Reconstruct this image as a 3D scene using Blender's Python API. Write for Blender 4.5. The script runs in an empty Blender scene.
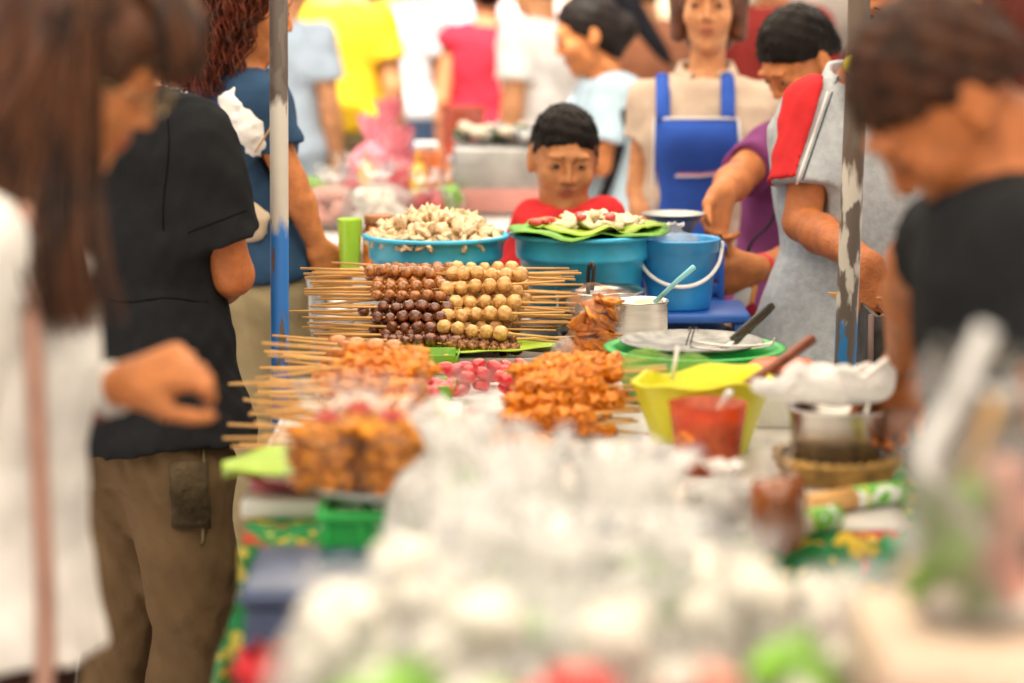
import bpy, bmesh, math, random
import numpy as np
from mathutils import Vector, Matrix, noise

random.seed(11)
rng = np.random.default_rng(11)
SC = bpy.context.scene
COL = SC.collection
R = math.radians

# ------------------------------------------------------------------ camera
FPX = 2418.0                      # 85 mm on a 36 mm sensor at 1024 px
CAMZ = 1.53
PITCH = math.atan(371.5 / FPX)    # horizon just above the frame
cam_d = bpy.data.cameras.new('camera')
cam = bpy.data.objects.new('camera', cam_d)
COL.objects.link(cam)
cam.location = (0, 0, CAMZ)
cam.rotation_euler = (math.pi / 2 - PITCH, 0, 0)
cam_d.sensor_width = 36
cam_d.lens = 85
cam_d.clip_end = 2000
cam_d.dof.use_dof = True
cam_d.dof.focus_distance = 4.75
cam_d.dof.aperture_fstop = 1.75
SC.camera = cam


def at(px, py, Y):
    """world point seen at a photo pixel, Y metres in front of the camera"""
    a, b = (px - 512) / FPX, (341.5 - py) / FPX
    c, s = math.cos(PITCH), math.sin(PITCH)
    d = Vector((a, c + b * s, -s + b * c))
    return Vector((0, 0, CAMZ)) + d * (Y / d.y)


def onz(px, py, z):
    """world point seen at a pixel, on the horizontal plane at height z"""
    a, b = (px - 512) / FPX, (341.5 - py) / FPX
    c, s = math.cos(PITCH), math.sin(PITCH)
    d = Vector((a, c + b * s, -s + b * c))
    return Vector((0, 0, CAMZ)) + d * ((z - CAMZ) / d.z)


def V(*a):
    return Vector(a)


# ------------------------------------------------------------------ objects
ORG = {}


def tag(o, label=None, cat=None, group=None, kind=None):
    if label: o['label'] = label
    if cat: o['category'] = cat
    if group: o['group'] = group
    if kind: o['kind'] = kind
    return o


def thing(name, loc, label, cat, group=None):
    o = bpy.data.objects.new(name, None)
    o.empty_display_size = 0.05
    COL.objects.link(o)
    o.location = loc
    ORG[o.name] = Vector(loc)
    return tag(o, label, cat, group)


def mk(name, geo, mat, parent=None, origin=None, smooth=True):
    """one mesh object from (verts, faces); verts are world coordinates"""
    v, f = geo
    v = np.asarray(v, dtype=np.float32).reshape(-1, 3)
    me = bpy.data.meshes.new(name)
    if isinstance(f, np.ndarray) and f.ndim == 2:
        n, k = f.shape
        me.vertices.add(len(v))
        org = ORG.get(parent.name, Vector((0, 0, 0))) if parent else Vector((0, 0, 0))
        if origin is not None: org = Vector(origin)
        vv = v - np.array(org, dtype=np.float32)
        me.vertices.foreach_set('co', vv.ravel())
        me.loops.add(n * k)
        me.loops.foreach_set('vertex_index', f.astype(np.int32).ravel())
        me.polygons.add(n)
        me.polygons.foreach_set('loop_start', np.arange(0, n * k, k, dtype=np.int32))
        me.polygons.foreach_set('loop_total', np.full(n, k, dtype=np.int32))
        me.update(calc_edges=True)
        me.validate()
    else:
        org = ORG.get(parent.name, Vector((0, 0, 0))) if parent else Vector((0, 0, 0))
        if origin is not None: org = Vector(origin)
        vv = v - np.array(org, dtype=np.float32)
        me.from_pydata([tuple(x) for x in vv.tolist()], [], [tuple(int(i) for i in q) for q in f])
        me.update()
    if smooth:
        me.polygons.foreach_set('use_smooth', np.ones(len(me.polygons), dtype=bool))
    if mat is not None:
        me.materials.append(mat)
    o = bpy.data.objects.new(name, me)
    COL.objects.link(o)
    if parent:
        o.parent = parent
        o.location = org - ORG.get(parent.name, Vector((0, 0, 0)))
    else:
        o.location = org
    ORG[o.name] = org
    return o


def solid(o, t, off=0):
    m = o.modifiers.new('thickness', 'SOLIDIFY')
    m.thickness = t
    m.offset = off
    return o


def copy_tree(o, parent=None):
    c = o.copy()
    COL.objects.link(c)
    if parent is not None: c.parent = parent
    for ch in list(o.children):
        copy_tree(ch, c)
    return c


# ------------------------------------------------------------------ materials
MATS = {}


def mat(name, col, rough=0.6, var=0.12, vs=8.0, bump=0.0, bs=40.0, metal=0.0, spec=0.5, sheen=0.0, coat=0.0, sub=0.0, stretch=None, trans=0.0):
    if name in MATS: return MATS[name]
    m = bpy.data.materials.new(name)
    m.use_nodes = True
    nt = m.node_tree
    b = nt.nodes['Principled BSDF']
    b.inputs['Roughness'].default_value = rough
    b.inputs['Metallic'].default_value = metal
    b.inputs['Specular IOR Level'].default_value = spec
    if sheen: b.inputs['Sheen Weight'].default_value = sheen
    if coat:
        b.inputs['Coat Weight'].default_value = coat
        b.inputs['Coat Roughness'].default_value = 0.12
    if sub:
        b.inputs['Subsurface Weight'].default_value = sub
        b.inputs['Subsurface Radius'].default_value = (0.01, 0.004, 0.002)
        b.inputs['Subsurface Scale'].default_value = 1.0
    tc = nt.nodes.new('ShaderNodeTexCoord')
    mp = nt.nodes.new('ShaderNodeMapping')
    nt.links.new(tc.outputs['Object'], mp.inputs['Vector'])
    if stretch: mp.inputs['Scale'].default_value = stretch
    n = nt.nodes.new('ShaderNodeTexNoise')
    n.inputs['Scale'].default_value = vs
    n.inputs['Detail'].default_value = 4
    nt.links.new(mp.outputs['Vector'], n.inputs['Vector'])
    mix = nt.nodes.new('ShaderNodeMix')
    mix.data_type = 'RGBA'
    c = np.array(col)
    mix.inputs[6].default_value = (*np.clip(c * (1 - var), 0, 1), 1)
    mix.inputs[7].default_value = (*np.clip(c * (1 + var), 0, 1), 1)
    ct = nt.nodes.new('ShaderNodeMapRange')
    ct.inputs['From Min'].default_value = 0.36
    ct.inputs['From Max'].default_value = 0.64
    nt.links.new(n.outputs['Fac'], ct.inputs['Value'])
    nt.links.new(ct.outputs[0], mix.inputs[0])
    nt.links.new(mix.outputs[2], b.inputs['Base Color'])
    if bump:
        n2 = nt.nodes.new('ShaderNodeTexNoise')
        n2.inputs['Scale'].default_value = bs
        n2.inputs['Detail'].default_value = 5
        nt.links.new(mp.outputs['Vector'], n2.inputs['Vector'])
        bp = nt.nodes.new('ShaderNodeBump')
        bp.inputs['Strength'].default_value = bump
        bp.inputs['Distance'].default_value = 0.01
        nt.links.new(n2.outputs['Fac'], bp.inputs['Height'])
        nt.links.new(bp.outputs['Normal'], b.inputs['Normal'])
    MATS[name] = m
    m['mix'] = mix.name
    return m


def cloth(name, col, **k):
    d = dict(rough=0.9, var=0.1, vs=14, bump=0.25, bs=30, spec=0.12 if max(col) > .05 else 0.05)
    d.update(k)
    return mat(name, col, **d)


def plastic_film(name, col=(0.9, 0.9, 0.9), clear=0.72, milk=0.12, gloss=0.08):
    """thin clear or milky plastic sheet"""
    if name in MATS: return MATS[name]
    m = bpy.data.materials.new(name)
    m.use_nodes = True
    nt = m.node_tree
    nt.nodes.remove(nt.nodes['Principled BSDF'])
    out = nt.nodes['Material Output']
    tr = nt.nodes.new('ShaderNodeBsdfTransparent')
    tr.inputs['Color'].default_value = (0.97, 0.97, 0.97, 1) if milk < 0.4 else (*col, 1)
    gl = nt.nodes.new('ShaderNodeBsdfGlossy')
    gl.inputs['Roughness'].default_value = gloss
    df = nt.nodes.new('ShaderNodeBsdfDiffuse')
    df.inputs['Color'].default_value = (*col, 1)
    tl = nt.nodes.new('ShaderNodeBsdfTranslucent')
    tl.inputs['Color'].default_value = (*col, 1)
    mk1 = nt.nodes.new('ShaderNodeMixShader')
    mk1.inputs[0].default_value = 0.5
    nt.links.new(df.outputs[0], mk1.inputs[1])
    nt.links.new(tl.outputs[0], mk1.inputs[2])
    m2 = nt.nodes.new('ShaderNodeMixShader')
    tc = nt.nodes.new('ShaderNodeTexCoord')
    no = nt.nodes.new('ShaderNodeTexNoise')
    no.inputs['Scale'].default_value = 26
    no.inputs['Detail'].default_value = 6
    nt.links.new(tc.outputs['Object'], no.inputs['Vector'])
    mr = nt.nodes.new('ShaderNodeMapRange')
    mr.inputs['From Min'].default_value = 0.35
    mr.inputs['From Max'].default_value = 0.7
    mr.inputs['To Min'].default_value = max(0, milk * 0.5)
    mr.inputs['To Max'].default_value = min(1, milk * 1.5)
    nt.links.new(no.outputs['Fac'], mr.inputs['Value'])
    nt.links.new(mr.outputs[0], m2.inputs[0])
    nt.links.new(tr.outputs[0], m2.inputs[1])
    nt.links.new(mk1.outputs[0], m2.inputs[2])
    lw = nt.nodes.new('ShaderNodeFresnel')
    lw.inputs['IOR'].default_value = 1.6
    bp = nt.nodes.new('ShaderNodeBump')
    bp.inputs['Strength'].default_value = 0.5
    bp.inputs['Distance'].default_value = 0.01
    nt.links.new(no.outputs['Fac'], bp.inputs['Height'])
    nt.links.new(bp.outputs[0], gl.inputs['Normal'])
    m3 = nt.nodes.new('ShaderNodeMixShader')
    mm = nt.nodes.new('ShaderNodeMath')
    mm.operation = 'MULTIPLY_ADD'
    mm.inputs[1].default_value = 0.38 if milk < .6 else 0.5
    mm.inputs[2].default_value = max(0.0, 1 - clear - milk)
    nt.links.new(lw.outputs[0], mm.inputs[0])
    nt.links.new(mm.outputs[0], m3.inputs[0])
    nt.links.new(m2.outputs[0], m3.inputs[1])
    nt.links.new(gl.outputs[0], m3.inputs[2])
    nt.links.new(m3.outputs[0], out.inputs['Surface'])
    MATS[name] = m
    return m


def two_tone(name, ca, cb, axis, edge, width=0.02, cc=None, edge2=None, rough=0.6, chip=0.5, metal=0.0, flake=.57):
    """paint bands along an axis, with ragged worn edges (object coordinates)"""
    m = bpy.data.materials.new(name)
    m.use_nodes = True
    nt = m.node_tree
    b = nt.nodes['Principled BSDF']
    b.inputs['Roughness'].default_value = rough
    b.inputs['Metallic'].default_value = metal
    tc = nt.nodes.new('ShaderNodeTexCoord')
    sp = nt.nodes.new('ShaderNodeSeparateXYZ')
    nt.links.new(tc.outputs['Object'], sp.inputs[0])
    no = nt.nodes.new('ShaderNodeTexNoise')
    no.inputs['Scale'].default_value = 45
    no.inputs['Detail'].default_value = 6
    mp = nt.nodes.new('ShaderNodeMapping')
    mp.inputs['Scale'].default_value = (1, 1, 0.25)
    nt.links.new(tc.outputs['Object'], mp.inputs[0])
    nt.links.new(mp.outputs[0], no.inputs['Vector'])

    def band(e, w):
        ma = nt.nodes.new('ShaderNodeMath'); ma.operation = 'MULTIPLY_ADD'
        ma.inputs[1].default_value = chip; ma.inputs[2].default_value = -chip * 0.5
        nt.links.new(no.outputs['Fac'], ma.inputs[0])
        ad = nt.nodes.new('ShaderNodeMath'); ad.operation = 'ADD'
        nt.links.new(ma.outputs[0], ad.inputs[0]); nt.links.new(sp.outputs[axis], ad.inputs[1])
        mr = nt.nodes.new('ShaderNodeMapRange')
        mr.inputs['From Min'].default_value = e - w; mr.inputs['From Max'].default_value = e + w
        nt.links.new(ad.outputs[0], mr.inputs['Value'])
        return mr.outputs[0]
    mx = nt.nodes.new('ShaderNodeMix'); mx.data_type = 'RGBA'
    mx.inputs[6].default_value = (*ca, 1); mx.inputs[7].default_value = (*cb, 1)
    nt.links.new(band(edge, width), mx.inputs[0])
    last = mx.outputs[2]
    if cc is not None:
        m2 = nt.nodes.new('ShaderNodeMix'); m2.data_type = 'RGBA'
        nt.links.new(last, m2.inputs[6]); m2.inputs[7].default_value = (*cc, 1)
        nt.links.new(band(edge2, width), m2.inputs[0]); last = m2.outputs[2]
    # flaked spots of bare dark steel
    fl = nt.nodes.new('ShaderNodeTexNoise'); fl.inputs['Scale'].default_value = 38; fl.inputs['Detail'].default_value = 8
    nt.links.new(mp.outputs[0], fl.inputs['Vector'])
    mr = nt.nodes.new('ShaderNodeMapRange'); mr.inputs['From Min'].default_value = flake; mr.inputs['From Max'].default_value = flake + .04
    nt.links.new(fl.outputs['Fac'], mr.inputs['Value'])
    m3 = nt.nodes.new('ShaderNodeMix'); m3.data_type = 'RGBA'
    nt.links.new(last, m3.inputs[6]); m3.inputs[7].default_value = (0.11, 0.085, 0.07, 1)
    nt.links.new(mr.outputs[0], m3.inputs[0])
    nt.links.new(m3.outputs[2], b.inputs['Base Color'])
    bp = nt.nodes.new('ShaderNodeBump'); bp.inputs['Strength'].default_value = 0.3; bp.inputs['Distance'].default_value = 0.004
    nt.links.new(fl.outputs['Fac'], bp.inputs['Height']); nt.links.new(bp.outputs[0], b.inputs['Normal'])
    return m


def spotted(name, base, spots, scale=14, rough=0.8, thr=0.3):
    """printed cloth: coloured motifs of irregular shape on a ground colour"""
    m = bpy.data.materials.new(name)
    m.use_nodes = True
    nt = m.node_tree
    b = nt.nodes['Principled BSDF']
    b.inputs['Roughness'].default_value = rough
    tc = nt.nodes.new('ShaderNodeTexCoord')
    last = None
    for i, c in enumerate(spots):
        mp = nt.nodes.new('ShaderNodeMapping')
        mp.inputs['Location'].default_value = (i * 3.1, i * 1.7, i * 2.3)
        nt.links.new(tc.outputs['Object'], mp.inputs[0])
        no = nt.nodes.new('ShaderNodeTexNoise')
        no.inputs['Scale'].default_value = scale
        no.inputs['Detail'].default_value = 2.5
        nt.links.new(mp.outputs[0], no.inputs['Vector'])
        mr = nt.nodes.new('ShaderNodeMapRange')
        mr.inputs['From Min'].default_value = 1 - thr - 0.05
        mr.inputs['From Max'].default_value = 1 - thr - 0.03
        nt.links.new(no.outputs['Fac'], mr.inputs['Value'])
        mx = nt.nodes.new('ShaderNodeMix'); mx.data_type = 'RGBA'
        if last is None: mx.inputs[6].default_value = (*base, 1)
        else: nt.links.new(last, mx.inputs[6])
        mx.inputs[7].default_value = (*c, 1)
        nt.links.new(mr.outputs[0], mx.inputs[0])
        last = mx.outputs[2]
    nt.links.new(last, b.inputs['Base Color'])
    return m


# ------------------------------------------------------------------ shape helpers
class G:
    """collects vertices and faces for ONE mesh"""
    def __init__(s): s.v, s.f = [], []

    def add(s, geo):
        o = len(s.v)
        s.v += [tuple(x) for x in geo[0]]
        s.f += [tuple(int(i) + o for i in q) for q in geo[1]]
        return s

    def geo(s): return s.v, s.f


def tube(pts, rad, n=8, cap=True, flat=None):
    """swept tube along pts; rad a number or list; flat=(axis, factor) squashes it"""
    pts = [Vector(p) for p in pts]
    m = len(pts)
    if not hasattr(rad, '__len__'): rad = [rad] * m
    vs, fs = [], []
    ref = Vector((0, 0, 1))
    t0 = (pts[1] - pts[0]).normalized()
    if abs(t0.z) > 0.9: ref = Vector((0, 1, 0))
    u = t0.cross(ref).normalized()
    for i in range(m):
        t = (pts[min(i + 1, m - 1)] - pts[max(i - 1, 0)])
        if t.length < 1e-9: t = t0
        t = t.normalized()
        u = (u - t * u.dot(t))
        u = u.normalized() if u.length > 1e-6 else t.orthogonal().normalized()
        w = t.cross(u)
        for k in range(n):
            a = 2 * math.pi * k / n
            off = u * math.cos(a) * rad[i] + w * math.sin(a) * rad[i]
            if flat:
                ax, fc = flat
                off = off - ax * off.dot(ax) * (1 - fc)
            vs.append(pts[i] + off)
    for i in range(m - 1):
        for k in range(n):
            k2 = (k + 1) % n
            fs.append((i * n + k, i * n + k2, (i + 1) * n + k2, (i + 1) * n + k))
    if cap:
        fs.append(tuple(range(n))[::-1])
        fs.append(tuple(range((m - 1) * n, m * n)))
    return vs, fs


def curve_pts(ctrl, n=16):
    """Catmull-Rom through control points"""
    c = [Vector(p) for p in ctrl]
    if len(c) < 3:
        return [c[0].lerp(c[-1], i / (n - 1)) for i in range(n)]
    c = [c[0] * 2 - c[1]] + c + [c[-1] * 2 - c[-2]]
    seg = len(c) - 3
    out = []
    for i in range(n):
        x = i / (n - 1) * seg
        k = min(int(x), seg - 1)
        t = x - k
        p0, p1, p2, p3 = c[k:k + 4]
        out.append(0.5 * ((2 * p1) + (p2 - p0) * t + (2 * p0 - 5 * p1 + 4 * p2 - p3) * t * t + (3 * p1 - p0 - 3 * p2 + p3) * t ** 3))
    return out


def lathe(prof, n=48, c=(0, 0, 0), wob=0.0, seed=0, sx=1, sy=1):
    vs, fs = [], []
    m = len(prof)
    for i, (r, z) in enumerate(prof):
        for k in range(n):
            a = 2 * math.pi * k / n
            rr = r
            zz = z
            if wob:
                rr = r * (1 + wob * noise.noise(Vector((math.cos(a) * 1.5 + seed, math.sin(a) * 1.5, z * 6))))
                zz = z + wob * 0.15 * noise.noise(Vector((math.cos(a) * 1.5, math.sin(a) * 1.5 + seed, 3.3))) * (r > 0.01)
            vs.append((c[0] + rr * math.cos(a) * sx, c[1] + rr * math.sin(a) * sy, c[2] + zz))
    for i in range(m - 1):
        for k in range(n):
            k2 = (k + 1) % n
            fs.append((i * n + k, i * n + k2, (i + 1) * n + k2, (i + 1) * n + k))
    return vs, fs


def rbox(c, size, bev=0.006, rz=0.0, rx=0.0, ry=0.0, seg=2, taper=1.0):
    bm = bmesh.new()
    bmesh.ops.create_cube(bm, size=1)
    for v in bm.verts:
        k = taper if v.co.z < 0 else 1
        v.co = Vector((v.co.x * size[0] * k, v.co.y * size[1] * k, v.co.z * size[2]))
    if bev > 0:
        bmesh.ops.bevel(bm, geom=list(bm.edges), offset=bev, segments=seg, affect='EDGES', profile=0.5)
    M = Matrix.Translation(Vector(c)) @ Matrix.Rotation(rz, 4, 'Z') @ Matrix.Rotation(ry, 4, 'Y') @ Matrix.Rotation(rx, 4, 'X')
    bm.verts.ensure_lookup_table()
    vs = [M @ v.co for v in bm.verts]
    fs = [tuple(v.index for v in f.verts) for f in bm.faces]
    bm.free()
    return vs, fs


def blob(c, r, sub=2, amp=0.15, fr=2.0, seed=0.0, scl=(1, 1, 1), rot=None, grit=0.0):
    bm = bmesh.new()
    bmesh.ops.create_icosphere(bm, subdivisions=sub, radius=1)
    vs = []
    for v in bm.verts:
        d = v.co.normalized()
        k = 1 + amp * noise.noise(d * fr + Vector((seed * 7.1, seed * 3.3, seed))) + amp * 0.5 * noise.noise(d * fr * 2.7 + Vector((seed, seed * 5.3, 9)))
        if grit: k += grit * (noise.noise(d * 9 + Vector((seed, 1, 2))) + .7 * noise.noise(d * 17 + Vector((2, seed, 5))))
        p = Vector((d.x * scl[0], d.y * scl[1], d.z * scl[2])) * r * k
        if rot is not None: p = rot @ p
        vs.append(Vector(c) + p)
    fs = [tuple(v.index for v in f.verts) for f in bm.faces]
    bm.free()
    return vs, fs


def rrot():
    return Matrix.Rotation(random.uniform(0, 6.28), 3, 'Z') @ Matrix.Rotation(random.uniform(0, 6.28), 3, 'X')


def sheet(fn, nu, nv):
    """grid surface fn(u,v)->point"""
    vs = [fn(i / (nu - 1), j / (nv - 1)) for j in range(nv) for i in range(nu)]
    fs = [(j * nu + i, j * nu + i + 1, (j + 1) * nu + i + 1, (j + 1) * nu + i) for j in range(nv - 1) for i in range(nu - 1)]
    return vs, fs


def bag_geo(c, r, h, seed, neck=0.66, pinch=0.22, flare=0.55, crk=0.12, nu=44, nv=34, sx=1.0, sy=1.0, lean=(0, 0)):
    """a filled plastic bag tied at its neck, standing on its base c"""
    vs, fs = [], []
    prof = [(0.0, 0.0), (0.02, 0.7), (0.1, 0.97), (0.3, 1.05), (neck * 0.75, 0.93), (neck * 0.92, 0.55), (neck, pinch), (neck + 0.05, pinch), (neck + 0.15, flare * 0.75), (1.0, flare)]
    pv, pr = [p[0] for p in prof], [p[1] for p in prof]
    for j in range(nv):
        v = j / (nv - 1)
        pr_ = float(np.interp(v, pv, pr))
        wr = crk * (0.35 + 1.5 * max(0, (v - 0.25)))
        for i in range(nu):
            a = 2 * math.pi * i / nu
            ca, sa = math.cos(a), math.sin(a)
            q = Vector((ca * 2.2 + seed * 3.7, sa * 2.2 - seed, v * 3))
            w = noise.noise(q) + 0.6 * abs(noise.noise(q * 2.6)) + 0.35 * noise.noise(Vector((ca * 7 + seed, sa * 7, v * 5)))
            rr = r * pr_ * (1 + wr * w * 1.6)
            zz = h * v * (1 + 0.05 * noise.noise(q * 1.3 + Vector((5, 5, 5))) * (v > 0.05))
            if v > neck: zz += h * 0.10 * noise.noise(Vector((ca * 3 + seed, sa * 3, 8.0))) * (v - neck) / (1 - neck)
            vs.append((c[0] + rr * ca * sx + lean[0] * v, c[1] + rr * sa * sy + lean[1] * v, c[2] + zz + 0.002))
    for j in range(nv - 1):
        for i in range(nu):
            i2 = (i + 1) % nu
            fs.append((j * nu + i, j * nu + i2, (j + 1) * nu + i2, (j + 1) * nu + i))
    return vs, fs


# ------------------------------------------------------------------ distance-field modelling
def smin(a, b, k):
    h = np.maximum(k - np.abs(a - b), 0) / k
    return np.minimum(a, b) - h * h * k * 0.25


from mathutils.bvhtree import BVHTree


def hit(px, py, geo, off=0.003):
    """where the line of sight at a pixel meets a finished surface, lifted off it by off metres"""
    if not isinstance(geo, BVHTree): geo = BVHTree.FromPolygons([Vector(p) for p in np.asarray(geo[0]).tolist()], [tuple(int(i) for i in q) for q in geo[1]])
    o = Vector((0, 0, CAMZ)); d = (at(px, py, 3.0) - o).normalized()
    p, n, i, ds = geo.ray_cast(o, d)
    return (p - d * off) if p else None


class Field:
    """bodies, clothes and hair are grown as one blended volume, then meshed"""
    def __init__(s, res=0.007): s.res, s.ops, s.post = res, [], []

    def _op(s, kind, fn, lo, hi, k): s.ops.append((kind, fn, np.array(lo, float), np.array(hi, float), k))

    def cone(s, a, b, ra, rb, k=0.02, cut=False, flat=False):
        a, b = np.array(a, float), np.array(b, float)
        L = np.linalg.norm(b - a) + 1e-9
        u = (b - a) / L

        def fn(X, Y, Z):
            x, y, z = X - a[0], Y - a[1], Z - a[2]
            t = x * u[0] + y * u[1] + z * u[2]
            tc = np.clip(t, 0, L)
            dx, dy, dz = x - u[0] * tc, y - u[1] * tc, z - u[2] * tc
            if flat:
                tl = np.clip(t, -1, L + 1)
                ddx, ddy, ddz = x - u[0] * t, y - u[1] * t, z - u[2] * t
                d = np.sqrt(ddx ** 2 + ddy ** 2 + ddz ** 2) - (ra + (rb - ra) * tc / L)
                full = np.sqrt(dx * dx + dy * dy + dz * dz) - (ra + (rb - ra) * tc / L)
                return np.where(t > L * 0.5, np.maximum(d, t - L), full)
            return np.sqrt(dx * dx + dy * dy + dz * dz) - (ra + (rb - ra) * tc / L)
        r = max(ra, rb)
        s._op('cut' if cut else 'add', fn, np.minimum(a, b) - r, np.maximum(a, b) + r, k)
        return s

    def ell(s, c, rad, M=None, k=0.02, cut=False):
        c = np.array(c, float); rad = np.array(rad, float)
        Mn = np.array(M, float) if M is not None else np.eye(3)   # columns = local axes

        def fn(X, Y, Z):
            x, y, z = X - c[0], Y - c[1], Z - c[2]
            p = [(x * Mn[0, i] + y * Mn[1, i] + z * Mn[2, i]) / rad[i] for i in range(3)]
            k0 = np.sqrt(p[0] ** 2 + p[1] ** 2 + p[2] ** 2)
            k1 = np.sqrt((p[0] / rad[0]) ** 2 + (p[1] / rad[1]) ** 2 + (p[2] / rad[2]) ** 2) + 1e-9
            return k0 * (k0 - 1) / k1
        r = np.abs(Mn) @ rad
        s._op('cut' if cut else 'add', fn, c - r, c + r, k)
        return s

    def torso(s, P, N, side, tab, off=0.0, t0=0.0, t1=1.0, k=0.03):
        P, N, side = np.array(P, float), np.array(N, float), np.array(side, float)
        L = np.linalg.norm(N - P); u = (N - P) / L
        sx = side - u * (side @ u); sx /= np.linalg.norm(sx)
        dz = np.cross(sx, u)
        T = np.array([r[0] for r in tab]); W = np.array([r[1] for r in tab]) + off; D = np.array([r[2] for r in tab]) + off

        def fn(X, Y, Z):
            x, y, z = X - P[0], Y - P[1], Z - P[2]
            t = (x * u[0] + y * u[1] + z * u[2]) / L
            a = x * sx[0] + y * sx[1] + z * sx[2]
            b = x * dz[0] + y * dz[1] + z * dz[2]
            w = np.interp(t, T, W); d = np.interp(t, T, D)
            r = (np.abs(a / w) ** 2.3 + np.abs(b / d) ** 2.3) ** (1 / 2.3)
            dd = (r - 1) * np.minimum(w, d)
            return np.maximum(np.maximum(dd, (t0 - t) * L), (t - t1) * L)
        a_, b_ = P + u * L * t0, P + u * L * t1
        m = max(W.max(), D.max())
        s._op('add', fn, np.minimum(a_, b_) - m, np.maximum(a_, b_) + m, k)
        return s

    def half(s, p, n, k=0.006):
        """remove everything on the side n points to, beyond p"""
        p, n = np.array(p, float), np.array(n, float); n = n / np.linalg.norm(n)
        s._op('cut', lambda X, Y, Z: -((X - p[0]) * n[0] + (Y - p[1]) * n[1] + (Z - p[2]) * n[2]), [-1e9] * 3, [1e9] * 3, k)
        return s

    def warp(s, amp, fr, seed=0, aniso=(1, 1, 1), n=5):
        g = np.random.default_rng(seed)
        ws = [(g.normal(size=3) * fr * np.array(aniso) * (1 + 0.5 * i), g.uniform(0, 6.28), amp / (1 + 0.35 * i)) for i in range(n)]

        def fn(X, Y, Z):
            o = 0
            for w, ph, a in ws: o = o + a * np.sin(X * w[0] + Y * w[1] + Z * w[2] + ph)
            return o.astype(np.float32)
        s.post.append(fn)
        return s

    def mesh(s):
        h = s.res
        adds = [o for o in s.ops if o[0] == 'add']
        lo = np.min([o[2] for o in adds], axis=0) - 4 * h
        hi = np.max([o[3] for o in adds], axis=0) + 4 * h
        n = np.ceil((hi - lo) / h).astype(int) + 1
        F = np.full(n, 0.06, dtype=np.float32)
        ax = [(lo[i] + h * np.arange(n[i])).astype(np.float32) for i in range(3)]
        for kind, fn, l, u, k in s.ops:
            a = np.maximum(np.floor((np.maximum(l, lo) - k - 2 * h - lo) / h).astype(int), 0)
            b = np.minimum(np.ceil((np.minimum(u, hi) + k + 2 * h - lo) / h).astype(int) + 1, n)
            if (b <= a).any(): continue
            sl = tuple(slice(a[i], b[i]) for i in range(3))
            d = fn(ax[0][sl[0]][:, None, None], ax[1][sl[1]][None, :, None], ax[2][sl[2]][None, None, :]).astype(np.float32)
            if kind == 'add': F[sl] = smin(F[sl], d, k)
            else: F[sl] = -smin(-F[sl], d, k)
        for fn in s.post:
            F += fn(ax[0][:, None, None], ax[1][None, :, None], ax[2][None, None, :])
        return nets(F, lo, h)


def nets(F, lo, h):
    """naive surface nets"""
    ins = F < 0
    nx, ny, nz = F.shape
    cnt = np.zeros((nx - 1, ny - 1, nz - 1), dtype=np.int8)
    for a in (0, 1):
        for b in (0, 1):
            for c in (0, 1):
                cnt += ins[a:nx - 1 + a, b:ny - 1 + b, c:nz - 1 + c]
    act = (cnt > 0) & (cnt < 8)
    I = np.argwhere(act)
    idx = np.full(act.shape, -1, dtype=np.int64)
    idx[act] = np.arange(len(I))
    acc = np.zeros((len(I), 3), dtype=np.float32); num = np.zeros(len(I), dtype=np.float32)
    for axis in range(3):
        o1, o2 = [i for i in range(3) if i != axis]
        for a in (0, 1):
            for b in (0, 1):
                p = I.copy(); p[:, o1] += a; p[:, o2] += b
                q = p.copy(); q[:, axis] += 1
                f0 = F[p[:, 0], p[:, 1], p[:, 2]]; f1 = F[q[:, 0], q[:, 1], q[:, 2]]
                m = (f0 < 0) != (f1 < 0)
                t = f0[m] / (f0[m] - f1[m])
                pos = p[m].astype(np.float32); pos[:, axis] += t
                acc[m] += pos; num[m] += 1
    v = acc / np.maximum(num, 1)[:, None] * h + lo
    quads = []
    for axis in range(3):
        o1, o2 = (axis + 1) % 3, (axis + 2) % 3
        sl0 = [slice(None)] * 3; sl1 = [slice(None)] * 3
        sl0[axis] = slice(0, -1); sl1[axis] = slice(1, None)
        A, B = ins[tuple(sl0)], ins[tuple(sl1)]
        E = np.argwhere(A != B)
        E = E[(E[:, o1] > 0) & (E[:, o2] > 0) & (E[:, o1] < F.shape[o1] - 1) & (E[:, o2] < F.shape[o2] - 1)]
        if not len(E): continue
        sgn = A[E[:, 0], E[:, 1], E[:, 2]]
        c = []
        for a, b in ((0, 0), (1, 0), (1, 1), (0, 1)):
            p = E.copy(); p[:, o1] -= a; p[:, o2] -= b
            c.append(idx[p[:, 0], p[:, 1], p[:, 2]])
        q = np.stack(c, 1)
        # order so that normals point outward
        q = np.where(sgn[:, None], q, q[:, ::-1])
        quads.append(q)
    q = np.concatenate(quads)
    q = q[(q >= 0).all(axis=1)]
    # one light smoothing pass removes the grid's stair-steps
    for it in range(2):
        s_ = np.zeros_like(v); w_ = np.zeros(len(v), dtype=np.float32)
        for i, j in ((0, 1), (1, 2), (2, 3), (3, 0)):
            for a, b in ((i, j), (j, i)):
                w_ += np.bincount(q[:, a], minlength=len(v))
                for d in range(3): s_[:, d] += np.bincount(q[:, a], weights=v[q[:, b], d], minlength=len(v))
        v = v * 0.5 + 0.5 * (s_ / np.maximum(w_, 1)[:, None])
    return v.astype(np.float32), q.astype(np.int32)
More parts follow.
